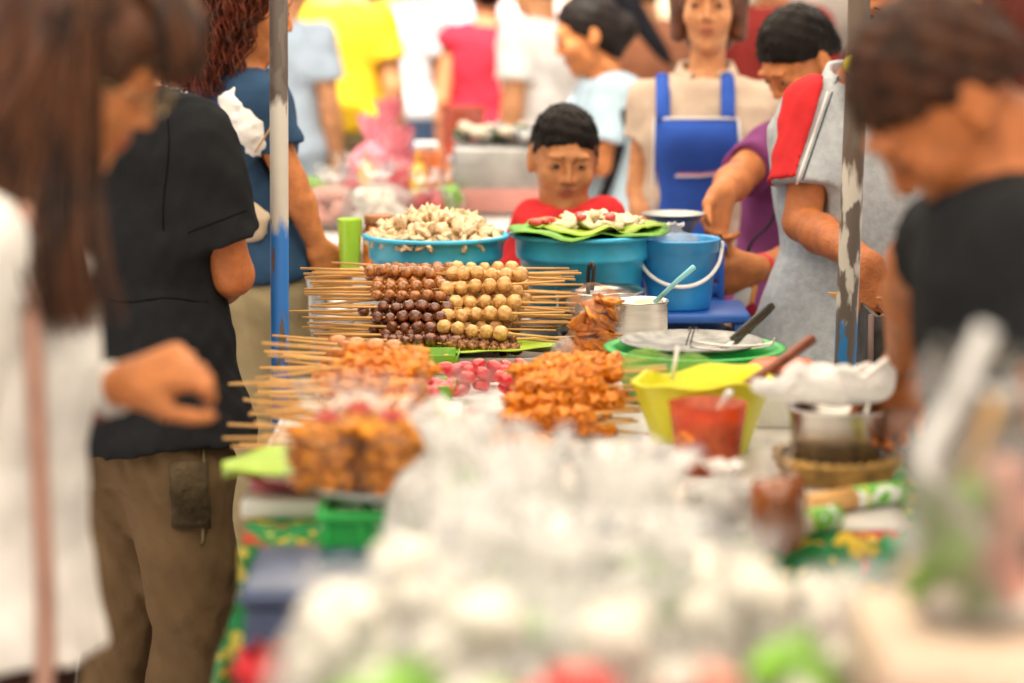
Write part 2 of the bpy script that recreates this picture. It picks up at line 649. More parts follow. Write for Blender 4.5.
# ------------------------------------------------------------------ people
def skin_mat(name, col):
    """skin with redder lips (a per-vertex mask laid by the head's own shape)"""
    if name in MATS: return MATS[name]
    m = mat(name, col, rough=0.5, var=0.16, vs=34, bump=0.3, bs=190, spec=0.3)
    nt = m.node_tree
    b = nt.nodes['Principled BSDF']
    mixn = nt.nodes[m['mix']]
    at_ = nt.nodes.new('ShaderNodeAttribute'); at_.attribute_name = 'lips'
    mx = nt.nodes.new('ShaderNodeMix'); mx.data_type = 'RGBA'
    nt.links.new(mixn.outputs[2], mx.inputs[6])
    mx.inputs[7].default_value = (col[0] * 0.62, col[1] * 0.36, col[2] * 0.5, 1)
    nt.links.new(at_.outputs['Fac'], mx.inputs[0])
    nt.links.new(mx.outputs[2], b.inputs['Base Color'])
    return m


SK_WARM = lambda: skin_mat('skin_warm', (0.54, 0.195, 0.066))
SK_DARK = lambda: skin_mat('skin_dark', (0.43, 0.14, 0.045))
SK_PALE = lambda: skin_mat('skin_pale', (0.60, 0.28, 0.13))
HAIR = lambda: mat('black_hair', (0.010, 0.007, 0.006), rough=0.5, var=0.3, vs=30, bump=0.35, bs=90, spec=.12, stretch=(1, 1, 0.25))
HAIR_BR = lambda: mat('brown_hair', (0.060, 0.022, 0.009), rough=0.42, spec=.3, var=0.75, vs=40, bump=0.5, bs=60, stretch=(1, 1, 0.15))
HAIR_RED = lambda: mat('auburn_hair', (0.10, 0.020, 0.008), rough=0.5, spec=.25, var=0.6, vs=30, bump=0.5, bs=60)

MAN = [(-0.2, .165, .118), (0.0, .172, .122), (.22, .155, .112), (.45, .150, .108), (.68, .172, .118), (.84, .172, .108), (.94, .125, .082), (1.0, .065, .062)]
WOM = [(-0.2, .165, .118), (0.0, .172, .120), (.25, .138, .100), (.45, .132, .098), (.66, .150, .118), (.84, .155, .098), (.94, .110, .074), (1.0, .056, .056)]


def unit(v):
    v = np.array(v, float)
    return v / (np.linalg.norm(v) + 1e-12)


def head_frame(yaw, pitch, roll=0.0):
    f = np.array([math.cos(yaw) * math.cos(pitch), math.sin(yaw) * math.cos(pitch), -math.sin(pitch)])
    u = np.array([math.cos(yaw) * math.sin(pitch), math.sin(yaw) * math.sin(pitch), math.cos(pitch)])
    r = np.cross(f, u)
    if roll:
        r, u = r * math.cos(roll) + u * math.sin(roll), u * math.cos(roll) - r * math.sin(roll)
    return np.stack([r, f, u], 1)     # columns: right, forward, up


def grow_head(F, c, M, s=1.0, fem=False, wide=1.0):
    c = np.array(c, float)
    p = lambda x, y, z: c + M @ (np.array([x, y, z]) * s)
    E = lambda x, y, z, a, b, d, k=.012, cut=False: F.ell(p(x * wide, y, z), np.array([a * wide, b, d]) * s, M, k * s, cut)
    E(0, -.012, .036, .076, .096, .086)
    jw = .056 if not fem else .052
    E(0, .022, -.036, jw + .004, .066, .078, .03)
    E(0, .030, -.062, jw - .008, .052, .048, .02)
    E(0, .068, -.096, .019, .018, .016, .022)
    for sx in (-1, 1):
        E(sx * .036, .062, -.022, .026, .024, .026, .02)
        E(sx * .031, .094, .014, .020, .014, .012, .014, True)
        E(sx * .026, .086, .034, .026, .012, .008, .014)
    F.cone(p(0, .087, .022), p(0, .106, -.020), .0062 * s, .0100 * s, .012 * s)
    for sx in (-1, 1): E(sx * .012, .095, -.026, .0085, .010, .007, .006)
    E(0, .087, -.0495, .022, .0105, .0062, .006)
    E(0, .086, -.0605, .019, .0105, .0072, .006)
    E(0, .100, -.0552, .022, .008, .0016, .004, True)
    for sx in (-1, 1):
        E(sx * .077, -.012, -.002, .009, .020, .032, .008)
        E(sx * .085, -.006, .002, .005, .011, .018, .005, True)
        E(sx * .074, .002, -.026, .009, .009, .012, .006)
        # eyelids
        E(sx * .031, .081, .0125, .0155, .0125, .0125, .004)
        E(sx * .031, .0935, .0095, .0125, .007, .0042, .003, True)


def face_parts(root, c, M, s=1.0, brow=None, eye=True):
    c = np.array(c, float)
    p = lambda x, y, z: Vector(c + M @ (np.array([x, y, z]) * s))
    dark = mat('eyebrow_hair', (0.02, 0.013, 0.01), rough=0.7)
    for sx in (-1, 1):
        mk('eyebrow', tube([p(sx * .013, .0935, .031), p(sx * .024, .0925, .0355), p(sx * .036, .087, .0365), p(sx * .047, .077, .032)], [.0022 * s, .0036 * s, .0030 * s, .0012 * s], 6), dark, root)
        if eye:
            g = G()
            R3 = Matrix(M.tolist())
            g.add(blob(p(sx * .031, .0825, .0098), .0118 * s, 2, 0, scl=(1.0, .8, .50), rot=R3))
            e = mk('eye', g.geo(), mat('eye_white', (0.34, 0.28, 0.24), rough=0.25, var=0.02), root)
            mk('iris', blob(p(sx * .031, .0885, .0094), .0078 * s, 2, 0, scl=(1, .62, .72), rot=R3), mat('dark_iris', (0.01, 0.006, 0.004), rough=0.12, var=0.02), e)


def hand(F, w, d, n, s=1.0, curl=(25, 35, 25), thumb=1, spread=.2, taper=1.0):
    """five fingers: d = pointing direction, n = way the palm faces, thumb on side +-1 of cross(d,n)"""
    w = np.array(w, float); d = unit(d); n = np.array(n, float); n = unit(n - d * (n @ d))
    sd = np.cross(d, n) * thumb
    lens = [.074, .082, .076, .060]
    for i in range(4):
        o = (.030 - .020 * i)
        base = w + d * (.088 - .004 * abs(i - 1)) * s + sd * o * s
        F.cone(w + sd * o * .62 * s + d * .01 * s, base, .0165 * s, .0135 * s, .018 * s)
        a0 = 0.0
        dd = unit(d + sd * spread * (1.5 - i) * .25)
        q = base
        r0 = (.0098 if i < 3 else .0085) * s
        for j in range(3):
            a0 += R(curl[j] * (1 + .12 * i))
            dirv = dd * math.cos(a0) + n * math.sin(a0)
            e = q + dirv * lens[i] * s * (.45, .31, .24)[j]
            F.cone(q, e, r0 * (1 - .08 * j), r0 * (.94 - .08 * j), .004 * s)
            q = e
    tb = w + d * .022 * s + sd * .026 * s
    t1 = tb + unit(d * .65 + sd * .62 + n * .35) * .046 * s
    t2 = t1 + unit(d * .85 + sd * .22 + n * .45) * .034 * s
    t3 = t2 + unit(d * .9 + sd * -.02 + n * .5) * .028 * s
    F.cone(tb, t1, .017 * s, .0135 * s, .014 * s).cone(t1, t2, .012 * s, .0105 * s, .004 * s).cone(t2, t3, .0105 * s, .008 * s, .004 * s)


def person(label, group=None, H=1.62, ground=None, yaw=0.0, pelvis=None, neck=None, head=None, hp=(None, 10, 0), hs=1.0,
           sh=None, el=None, wr=None, hd=None, tab=MAN, build=1.0, res=0.008, skin=None, sleeve=0.62, sleeve_r=(.062, .075), shirt=None,
           hem=-.1, shirt_off=.014, lower=None, lower_kind='trousers', fem=False, curl=((25, 35, 25), (25, 35, 25)), palms=(None, None), thumbs=(1, -1),
           fold=.0022, collar=None, face=True, eyes=True, shoes=None, feet=None, shirt_name='shirt', bust=0.0, wide_hem=0.0, skirt_r=.2, leg_r=1.0, wide=1.0):
    """sh/el/wr/hd: (right, left) world points; missing ones fall to a relaxed standing pose"""
    s = H / 1.65
    yaw = R(yaw)
    fwd = np.array([math.cos(yaw), math.sin(yaw), 0]); rt = np.array([math.sin(yaw), -math.cos(yaw), 0]); up = np.array([0, 0, 1.0])
    P = np.array(pelvis, float) if pelvis is not None else np.array([ground[0], ground[1], .90 * s])
    N = np.array(neck, float) if neck is not None else P + up * .49 * s + fwd * .01
    sp = unit(N - P)
    hc = np.array(head, float) if head is not None else N + (sp * .4 + up * .6) * .142 * s + fwd * .03
    hy = R(hp[0]) if hp[0] is not None else yaw
    HM = head_frame(hy, R(hp[1]), R(hp[2]))
    tb = [(t, w * s * build, d * s * build) for t, w, d in tab]
    SW = (.175 if not fem else .155) * s * build
    S, E, W, D = [], [], [], []
    for i, sg in enumerate((1, -1)):
        S.append(np.array(sh[i], float) if sh and sh[i] is not None else N + rt * sg * SW - sp * .065 * s)
        E.append(np.array(el[i], float) if el and el[i] is not None else S[i] + rt * sg * .05 * s - up * .27 * s - fwd * .01)
        W.append(np.array(wr[i], float) if wr and wr[i] is not None else E[i] - up * .22 * s + fwd * .05 * s)
        D.append(unit(np.array(hd[i], float)) if hd and hd[i] is not None else unit(W[i] - E[i]))
    root = thing('person', (P[0], P[1], 0.0), label, 'person', group)
    skin = skin or SK_WARM()
    B = Field(res)
    B.torso(P, N, rt, tb, -.004, -.12, .985, .02)
    B.cone(N - sp * .03 * s, hc - HM[:, 2] * .075 * hs - HM[:, 1] * .022 * hs, .060 * s * (.86 if fem else 1), .052 * s * (.86 if fem else 1), .03)
    ar = s * (.86 if fem else 1) * (0.5 + 0.5 * build)
    for i in range(2):
        B.cone(N - sp * .05 * s, S[i], .052 * ar, .054 * ar, .04)
        B.cone(S[i], E[i], .052 * ar, .041 * ar, .02)
        m_ = E[i] * .68 + W[i] * .32
        B.cone(E[i], m_, .041 * ar, .043 * ar, .015).cone(m_, W[i], .043 * ar, .028 * ar, .015)
        pn = palms[i] if palms[i] is not None else -rt * (1, -1)[i]
        hand(B, W[i], D[i], pn, s * (.95 if fem else 1.02), curl[i], thumbs[i])
    hips, knees, ankles = [], [], []
    for i, sg in enumerate((1, -1)):
        h_ = P + rt * sg * .088 * s - up * .03 * s
        gx = np.array(feet[i], float) if feet else np.array([P[0], P[1], 0]) + rt * sg * .10 * s
        a_ = np.array([gx[0], gx[1], .085 * s])
        k_ = h_ * .52 + a_ * .48 + fwd * .03
        hips.append(h_); knees.append(k_); ankles.append(a_)
        B.cone(h_, k_, .086 * s, .054 * s, .03).cone(k_, a_, .056 * s, .036 * s, .02)
        B.cone(a_ - up * .045 * s - fwd * .04 * s, a_ - up * .05 * s + fwd * .14 * s, .036 * s, .030 * s, .02)
    grow_head(B, hc, HM, hs, fem, wide)
    v, q = B.mesh()
    b = mk('body', (v, q), skin, root)
    loc = (v - hc) @ HM / hs
    lips = np.exp(-(loc[:, 0] / .021) ** 4 - ((loc[:, 2] + .055) / .0105) ** 4) * (loc[:, 1] > .07)
    a = b.data.attributes.new('lips', 'FLOAT', 'POINT')
    if len(a.data) == len(lips): a.data.foreach_set('value', lips.astype(np.float32))
    if face: face_parts(root, hc, HM, hs, eye=eyes)
    parts = {'root': root, 'N': N, 'P': P, 'hc': hc, 'HM': HM, 'sp': sp, 'fwd': fwd, 'rt': rt, 's': s, 'S': S, 'E': E, 'W': W, 'hs': hs, 'tb': tb}
    # ---- clothes
    if shirt:
        T = Field(res)
        T.torso(P, N, rt, [(t, w + .012 * s * max(0, 1 - max(t, 0) / .3) + wide_hem * max(0, .5 - t), d + .012 * s * max(0, 1 - max(t, 0) / .3) + wide_hem * max(0, .5 - t)) for t, w, d in tb], shirt_off + (.012 if lower else 0), hem, .985, .02)
        if bust:
            for sg in (-1, 1): T.ell(P + (N - P) * .66 + rt * sg * .062 * s + fwd * .085 * s, (.062 * s, .062 * s, .062 * s), None, .06)
        for i in range(2):
            T.cone(N - sp * .055 * s, S[i], .056 * s, .060 * s, .04)
            e_ = S[i] + (E[i] - S[i]) * min(sleeve, 1)
            if sleeve > 1.01:
                T.cone(S[i], E[i], sleeve_r[0] * s, sleeve_r[1] * s * .85, .03)
                e2 = E[i] + (W[i] - E[i]) * (sleeve - 1)
                T.cone(E[i], e2, sleeve_r[1] * s * .85, sleeve_r[1] * s * .62, .02, flat=True)
                ax, ee, rr = unit(e2 - E[i]), e2, sleeve_r[1] * s * .62
            else:
                T.cone(S[i], e_, sleeve_r[0] * s, sleeve_r[1] * s, .03, flat=True)
                ax, ee, rr = unit(e_ - S[i]), e_, sleeve_r[1] * s
            T.cone(ee - ax * .010, ee + ax * .05, rr * .55, rr * .62, .004, cut=True)
        T.cone(N + sp * .02, N + (hc - N) * .5, .064 * s, .064 * s, .008, cut=True)
        T.warp(fold * s * 1.7, 11, seed=int(abs(P[0]) * 997) % 1000, aniso=(1, 1, .7))
        T.warp(fold * s * .75, 30, seed=int(abs(P[1]) * 991) % 1000)
        parts['shirt_geo'] = T.mesh()
        parts['shirt'] = mk(shirt_name, parts['shirt_geo'], shirt, root)
    if lower:
        L = Field(res)
        L.torso(P, N, rt, tb, .010, -.16, .16, .02)
        if lower_kind == 'skirt':
            base = np.array([P[0], P[1], .22 * s])
            L.cone(P - sp * .02, base, .165 * s, skirt_r * s, .05, flat=True)
        else:
            for i in range(2):
                lift = ankles[i] + up * .03
                L.cone(hips[i] - up * .045 * s, knees[i], .100 * s * leg_r, .078 * s * leg_r, .04).cone(knees[i], lift, .078 * s * leg_r, .066 * s * leg_r, .03, flat=True)
        L.warp(.004 * s, 18, seed=int(abs(P[0]) * 887) % 1000, aniso=(1, 1, .45))
        L.warp(.002 * s, 44, seed=int(abs(P[1]) * 883) % 1000, aniso=(1, 1, .6))
        parts['lower_geo'] = L.mesh()
        parts['lower'] = mk(lower_kind, parts['lower_geo'], lower, root)
    if collar:
        cpts = []
        n_ = 28
        vs, fs = [], []
        rows = [(.066, -.02, 0), (.066, .030, 0), (.074, .034, 0), (.094, -.012, 1)]
        for ri, (r_, z_, o_) in enumerate(rows):
            for k in range(n_):
                a_ = R(28) + (2 * math.pi - R(56)) * k / (n_ - 1)
                dip = -.035 * math.exp(-((min(k, n_ - 1 - k)) / 4.0) ** 2)
                dirv = fwd * math.cos(a_) + rt * math.sin(a_)
                ext = 1 + (.22 * math.exp(-((min(k, n_ - 1 - k)) / 2.5) ** 2) if ri == 3 else 0)
                vs.append(N + dirv * r_ * s * ext + sp * (z_ * s + dip * (1.3 if ri == 3 else .8)))
        for ri in range(len(rows) - 1):
            for k in range(n_ - 1): fs.append((ri * n_ + k, ri * n_ + k + 1, (ri + 1) * n_ + k + 1, (ri + 1) * n_ + k))
        solid(mk('collar', (vs, fs), collar, root), .004)
    if shoes:
        for i in range(2):
            a_ = ankles[i]
            Sx = Field(res)
            Sx.cone(a_ - up * .04 * s - fwd * .04 * s, a_ - up * .045 * s + fwd * .15 * s, .044 * s, .036 * s, .02)
            Sx.half([0, 0, .002], [0, 0, -1])
            mk('shoe', Sx.mesh(), shoes, root)
    return parts


def hp_(P, x, y, z):
    return P['hc'] + P['HM'] @ (np.array([x, y, z]) * P['hs'])


def hair_short(P, m, fr=.055, slope=.72, th=.010, res=.006, rough=.0022, back=-.075):
    """cropped hair hugging the skull"""
    F = Field(res); M = P['HM']; s = P['hs']
    F.ell(hp_(P, 0, -.014, .040), np.array([.080 + th * .3, .099 + th * .4, .089 + th]) * s, M, .01)
    F.ell(hp_(P, 0, -.055, -.005), np.array([.066, .056, .07]) * s, M, .03)
    n = M @ np.array([0, slope, -1.0])
    F.half(hp_(P, 0, .085, fr), n, .012)
    n2 = M @ np.array([0, 1.0, .25])
    F.half(hp_(P, 0, .088, fr), n2, .02)
    F.warp(rough * .5, 70, seed=3).warp(rough * .5, 190, seed=5)
    geo = F.mesh()
    return mk('hair', fuzz(geo, 2600 if res < .008 else 700, P['hs']), m, P['root'])


def fuzz(geo, n, s=1.0, ln=.008):
    """short loose hairs that break the outline of a cropped head"""
    v, q = geo
    nr = np.zeros_like(v)
    fn = np.cross(v[q[:, 2]] - v[q[:, 0]], v[q[:, 3]] - v[q[:, 1]])
    for k in range(4):
        for d in range(3): nr[:, d] += np.bincount(q[:, k], weights=fn[:, d], minlength=len(v))
    nr /= np.linalg.norm(nr, axis=1)[:, None] + 1e-12
    g = np.random.default_rng(len(v))
    idx = g.integers(0, len(v), n)
    vs = [tuple(x) for x in v]; fs = [tuple(x) for x in q]
    for i in idx:
        p = v[i]; d = nr[i] + g.normal(size=3) * .35 + np.array([0, 0, -.55]); d /= np.linalg.norm(d)
        L = ln * s * g.uniform(.5, 1.3)
        t1 = np.cross(d, [.3, .5, .8]); t1 /= np.linalg.norm(t1); t2 = np.cross(d, t1)
        o = len(vs); r = .0011
        for a in (0, 2.1, 4.2): vs.append(tuple(p - nr[i] * .002 + (t1 * math.cos(a) + t2 * math.sin(a)) * r))
        vs.append(tuple(p + d * L + np.array([0, 0, -.15 * L])))
        fs += [(o, o + 1, o + 3), (o + 1, o + 2, o + 3), (o + 2, o, o + 3)]
    return vs, fs


def strands(paths, r, n=5, count=60, jit=.012, seg=14, taper=.3, wave=0.0, wl=5):
    """many fine locks following guide paths"""
    g = G()
    for i in range(count):
        a = paths[i % len(paths)]
        b = paths[(i + 1) % len(paths)] if random.random() < .7 else a
        t = random.random()
        k = min(len(a), len(b))
        off = Vector((random.gauss(0, jit), random.gauss(0, jit), random.gauss(0, jit * .6)))
        ph = random.uniform(0, 6.28)
        ctrl = []
        for j in range(k):
            w = j / (k - 1)
            q = Vector(a[j]).lerp(Vector(b[j]), t) + off * (.35 + .65 * w)
            ctrl.append(q)
        pts = curve_pts(ctrl, seg)
        if wave:
            for j, q in enumerate(pts):
                w = j / (seg - 1)
                q += Vector((math.cos(ph + w * wl * 6.28), math.sin(ph + w * wl * 6.28), math.sin(ph * 2 + w * wl * 6.28) * .4)) * wave * min(1, w * 3)
        rr = r * random.uniform(.6, 1.3)
        g.add(tube(pts, [rr * (1 - (1 - taper) * (j / (seg - 1)) ** 2) * (.5 + .5 * min(1, j / 2)) for j in range(seg)], n))
    return g.geo()
# ------------------------------------------------------------------ render, light
w = bpy.data.worlds.new('World'); SC.world = w; w.use_nodes = True
nt = w.node_tree
sky = nt.nodes.new('ShaderNodeTexSky'); sky.sky_type = 'NISHITA'; sky.sun_disc = False
SUN_EL, SUN_AZ = 62, 200           # azimuth of the sun, degrees clockwise from +Y
sky.sun_elevation = R(SUN_EL); sky.sun_rotation = R(SUN_AZ)
sky.dust_density = 9.0; sky.ozone_density = 0.2; sky.air_density = 0.8
nt.links.new(sky.outputs[0], nt.nodes['Background'].inputs[0])
nt.nodes['Background'].inputs[1].default_value = 0.055
sl = bpy.data.lights.new('sun', 'SUN'); sl.energy = 5.0; sl.angle = R(0.6); sl.color = (1.0, .93, .82)
so = bpy.data.objects.new('sun', sl); COL.objects.link(so)
sd = Vector((math.sin(R(SUN_AZ)) * math.cos(R(SUN_EL)), math.cos(R(SUN_AZ)) * math.cos(R(SUN_EL)), math.sin(R(SUN_EL))))
so.rotation_euler = sd.to_track_quat('Z', 'Y').to_euler()
vs_ = SC.view_settings
vs_.view_transform = 'Standard'; vs_.look = 'None'; vs_.gamma = 1.0; vs_.exposure = 1.18
SC.cycles.use_denoising = True
SC.cycles.max_bounces = 10; SC.cycles.transparent_max_bounces = 24
SC.cycles.caustics_reflective = False; SC.cycles.caustics_refractive = False
SC.cycles.sample_clamp_indirect = 8

# ------------------------------------------------------------------ ground
gm = mat('pale_concrete', (.38, .345, .31), rough=.9, var=.12, vs=.8, bump=.3, bs=9)
g = sheet(lambda u, v: Vector((-150 + 300 * u, -60 + 360 * v, 0)), 31, 37)
tag(mk('ground', g, gm), 'pale concrete market street', None, kind='structure')
for n in ('ground',): del bpy.data.objects[n]['label']

# ------------------------------------------------------------------ unseen canopies over the stalls (they carry the soft light; near and back added)
def canopy(x0, x1, y0, y1, z, label, col, tr=.55, seed=0):
    key = 'tarp_%d' % int(tr * 100)
    m = bpy.data.materials.get(key)
    if not m:
        m = bpy.data.materials.new(key); m.use_nodes = True
        t = m.node_tree; t.nodes.remove(t.nodes['Principled BSDF'])
        a = t.nodes.new('ShaderNodeBsdfDiffuse'); b = t.nodes.new('ShaderNodeBsdfTranslucent'); x = t.nodes.new('ShaderNodeMixShader')
        tc = t.nodes.new('ShaderNodeTexCoord'); no = t.nodes.new('ShaderNodeTexNoise'); no.inputs['Scale'].default_value = 3
        rp = t.nodes.new('ShaderNodeMix'); rp.data_type = 'RGBA'
        rp.inputs[6].default_value = (*[c * .9 for c in col], 1); rp.inputs[7].default_value = (*col, 1)
        t.links.new(tc.outputs['Object'], no.inputs['Vector']); t.links.new(no.outputs['Fac'], rp.inputs[0])
        t.links.new(rp.outputs[2], a.inputs[0]); t.links.new(rp.outputs[2], b.inputs[0])
        x.inputs[0].default_value = tr
        t.links.new(a.outputs[0], x.inputs[1]); t.links.new(b.outputs[0], x.inputs[2])
        t.links.new(x.outputs[0], t.nodes['Material Output'].inputs['Surface'])

    def fn(u, v):
        sag = -.10 * math.sin(math.pi * u) * math.sin(math.pi * v)
        return Vector((x0 + (x1 - x0) * u, y0 + (y1 - y0) * v, z + sag + .02 * noise.noise(Vector((u * 6 + seed, v * 6, 0)))))
    o = mk('canopy', sheet(fn, 24, 24), m)
    tag(o, label, 'canopy')
canopy(-1.5, 1.7, -1.2, 3.42, 2.45, 'unseen white tarpaulin canopy added over the near end of the stall to soften the sun, on no pole', (.97, .91, .80), .80)  # added out of view to keep hard sun off the foreground
canopy(-1.4, 1.8, 3.2, 7.0, 2.35, 'warm cream tarpaulin canopy over the skewer stall, held by the painted poles', (.97, .90, .78), .85, 3)
bpy.data.objects['canopy']['label'] = 'unseen cream tarpaulin canopy added over the near end of the stalls to soften the sun'

canopy(-2.2, 2.4, 7.1, 9.0, 2.65, 'unseen white canopy added over the back stall table to dim the background', (.98, .95, .90), .90, 6)  # added out of view to hold back the sun on the background

# ------------------------------------------------------------------ tables
ZT = .76
wood = mat('worn_plywood', (.30, .20, .11), rough=.7, var=.2, vs=5, bump=.2, stretch=(1, 8, 1))
steel_leg = mat('grey_steel', (.30, .31, .32), rough=.45, metal=.7)
green_print = spotted('green_printed_cloth', (.015, .24, .06), [(.75, .52, .04), (.55, .05, .03), (.02, .34, .12), (.7, .62, .10)], 26, thr=.36)


def table(name, x0, x1, y0, y1, z, label, topm, cat='table'):
    t = thing(name, ((x0 + x1) / 2, (y0 + y1) / 2, 0), label, cat)
    mk('tabletop', rbox(((x0 + x1) / 2, (y0 + y1) / 2, z - .015), (x1 - x0, y1 - y0, .03), .004), topm, t)
    for lx in (x0 + .06, x1 - .06):
        for ly in (y0 + .06, y1 - .06):
            mk('leg', tube([(lx, ly, z - .031), (lx, ly, 0.0)], .018, 10), steel_leg, t)
    return t


TX0, TX1, TY0, TY1 = -.36, .60, 3.28, 4.16
UX1, UY1 = .49, 5.58
table('market_table', TX0, TX1, TY0, TY1, ZT - .012, 'near skewer table with the orange meat, lime tub and wicker basket', wood)
table('market_table', TX0, UX1, TY1 + .004, UY1, ZT - .012, 'far skewer table carrying the meatball tray and blue basins', wood)


def cloth_fn(u, v):
    # u across (0..1 with drops at both ends), v along
    pass


def tablecloth(x0, x1, y0, y1, z, drop, m, label, seed=0, dropL=None, front=True):
    pts, fs = [], []
    nx, ny = 40, 72
    dl = dropL or drop
    xs = np.linspace(-dl, (x1 - x0) + drop, nx); ys = np.linspace(-drop if front else 0, (y1 - y0), ny)
    for yy in ys:
        for xx in xs:
            ox = max(-xx, xx - (x1 - x0), 0); oy = max(-yy, 0)
            px = min(max(xx, 0), x1 - x0) + x0; py = max(yy, 0) + y0
            d = max(ox, oy) if not (ox and oy) else math.hypot(ox, oy) * .92
            wv = .020 * math.sin(yy * 26 + seed) + .016 * math.sin(yy * 11 + 2) + .02 * math.sin(xx * 19)
            k = min(1, d / .18)
            sx = -1 if xx < 0 else (1 if xx > x1 - x0 else 0)
            out = .010 + (.012 + wv * .8) * k
            pts.append((px + sx * out * (ox > 0), py - out * (oy > 0), z - d + .004 + .010 * noise.noise(Vector((xx * 7, yy * 7, seed))) * k))
    for j in range(ny - 1):
        for i in range(nx - 1):
            fs.append((j * nx + i, j * nx + i + 1, (j + 1) * nx + i + 1, (j + 1) * nx + i))
    o = mk('tablecloth', (pts, fs), m)
    solid(o, .002, 1)
    return tag(o, label, 'tablecloth')


tablecloth(TX0 - .005, TX1 + .005, TY0 - .005, TY1, ZT - .008, .42, green_print, 'green tablecloth printed with yellow and red flowers, hanging from the near skewer table')
vin = mat('white_vinyl', (.55, .53, .50), rough=.45)
def sheet_cover(x0, x1, y0, y1, z, label):
    g = sheet(lambda u, v: V(x0 + (x1 - x0) * u, y0 + (y1 - y0) * v, z - (.16 * max(0, (u - .94) / .06) if u > .94 else 0) + .0015 * noise.noise(V(u * 9, v * 9, 1))), 50, 40)
    o = mk('vinyl_sheet', g, vin); solid(o, .0016, 1)
    return tag(o, label, 'table cover')
sheet_cover(TX0 + .01, UX1 + .03, TY1 + .012, UY1, ZT - .0055, 'white vinyl sheet under the meatball tray and the basins')
sheet_cover(TX0 + .09, TX1 + .01, TY0 + .004, TY1 - .01, ZT - .0005, 'white vinyl sheet laid over the flowered tablecloth')
table('market_table', -.22, .50, 1.45, 2.80, .76, 'low table under the heap of plastic food bags, nearest the camera', wood)
tag(mk('table_cover', rbox((.14, 2.125, .7645), (.76, 1.38, .006), .002), mat('white_vinyl', (.72, .70, .66), rough=.4)), 'white vinyl sheet covering the table under the food bags', 'table cover')
table('market_table', -.62, .42, 6.55, 8.3, .80, 'back stall table behind the boy, crowded with bags and jars', mat('white_laminate', (.72, .66, .64), rough=.5))

# ------------------------------------------------------------------ poles
pmL = two_tone('pole_paint_blue_white', (.02, .16, .52), (.50, .47, .42), 2, 1.05, .012, (.075, .052, .04), 1.29, rough=.5, chip=.10, flake=.60)
pL = at(279, 330, 4.55); pLt = at(283, -40, 4.55)
tag(mk('canopy_pole', tube([(pL.x - .004, 4.55, 0), (pL.x, 4.55, .7), (pLt.x, 4.55, 2.40)], .0175, 16), pmL), 'round steel pole painted blue below, white above and bare brown at the top', 'pole')
pmR = two_tone('pole_paint_flaked', (.02, .17, .42), (.52, .49, .44), 2, .885, .012, (.10, .065, .045), 1.15, rough=.6, chip=.16, flake=.49)
pR = at(846, 340, 4.45); pRt = at(861, -40, 4.45)
slope = (pRt.x - pR.x) / (pRt.z - pR.z)
o = mk('canopy_pole', tube([(pR.x - slope * pR.z, 4.45, 0), (pR.x, 4.45, pR.z), (pR.x + slope * (2.35 - pR.z), 4.45, 2.35)], .0205, 16), pmR)
tag(o, 'leaning steel pole with flaking white paint and a blue foot, beside the man in grey', 'pole')
kz = at(856, 65, 4.42)
tag(mk('highlight_blob', blob((kz.x - .004, 4.418, kz.z), .019, 2, .35, 2, 4), cloth('yellow_highlight', (.70, .60, .06))), 'small yellow blob on the leaning pole standing in for an out-of-focus highlight', 'highlight')  # blurred highlight imitated by a solid yellow blob

# ------------------------------------------------------------------ people
white_top = cloth('white_cotton', (.78, .76, .73)); black_sh = cloth('black_cotton', (.017, .018, .020)); brown_tr = cloth('brown_trousers', (.145, .092, .048), bump=.4)
navy = cloth('navy_cotton', (.028, .065, .13)); khaki = cloth('khaki_cotton', (.33, .265, .15)); grey_polo = cloth('grey_pique', (.44, .475, .51), vs=60, bs=180)
red_cl = cloth('red_cotton', (.58, .030, .035)); beige_polo = cloth('beige_pique', (.56, .44, .34)); purple = cloth('purple_cotton', (.20, .05, .17)); ltblue = cloth('light_blue_cotton', (.50, .66, .78))
dark_tr = cloth('dark_trousers', (.02, .02, .025)); jeans = cloth('jeans', (.10, .17, .30)); brown_skirt = cloth('dark_brown_cotton', (.05, .025, .02))
A = at

# 1 woman with long hair, nearest on the left
Y = 2.85
P1 = person('person with long brown hair and a white top, reaching out on the left', None, H=1.60, yaw=4, pelvis=A(-28, 640, Y), neck=A(0, 190, Y), head=A(78, 66, Y), hp=(-10, 28, 0), hs=.98,
            sh=(A(-25, 250, Y - .15), A(5, 245, Y + .15)), el=(A(-90, 430, Y - .2), A(0, 420, Y + .2)), wr=(A(-130, 560, Y - .22), A(122, 386, Y + .08)),
            hd=((.2, 0, -1), (1, -.05, .34)), tab=WOM, fem=True, build=1.0, skin=SK_WARM(), shirt=white_top, hem=.02, lower=brown_skirt, sleeve=.7, bust=0,
            palms=(None, (0, .62, -.75)), curl=((20, 25, 20), (44, 50, 30)), thumbs=(1, -1), res=.006, wide_hem=.02)
rt1 = P1['root']
hb = HAIR_BR()
F = Field(.006); M = P1['HM']; hs = P1['hs']
F.ell(hp_(P1, 0, -.016, .042), np.array([.088, .108, .100]) * hs, M, .01)
F.ell(hp_(P1, 0, -.07, -.04), np.array([.085, .06, .11]) * hs, M, .03)
F.ell(hp_(P1, 0, .062, .088), np.array([.062, .058, .030]) * hs, M, .03)
F.cone(hp_(P1, .078, .0, .06), hp_(P1, .086, -.02, -.10), .030 * hs, .026 * hs, .03)
n_ = M @ np.array([0, 1.35, -1.0]); F.half(hp_(P1, 0, .105, .046), n_, .02)
F.warp(.002, 55, 1, aniso=(1.5, 1, .4))
mk('hair', F.mesh(), hb, rt1)
paths = []
for sx, lst in ((1, [(.02, 60), (.06, 40), (.08, 10), (.088, -30)]), (-1, [(.06, 40), (.09, -10)])):
    for x_, y_ in lst:
        pass
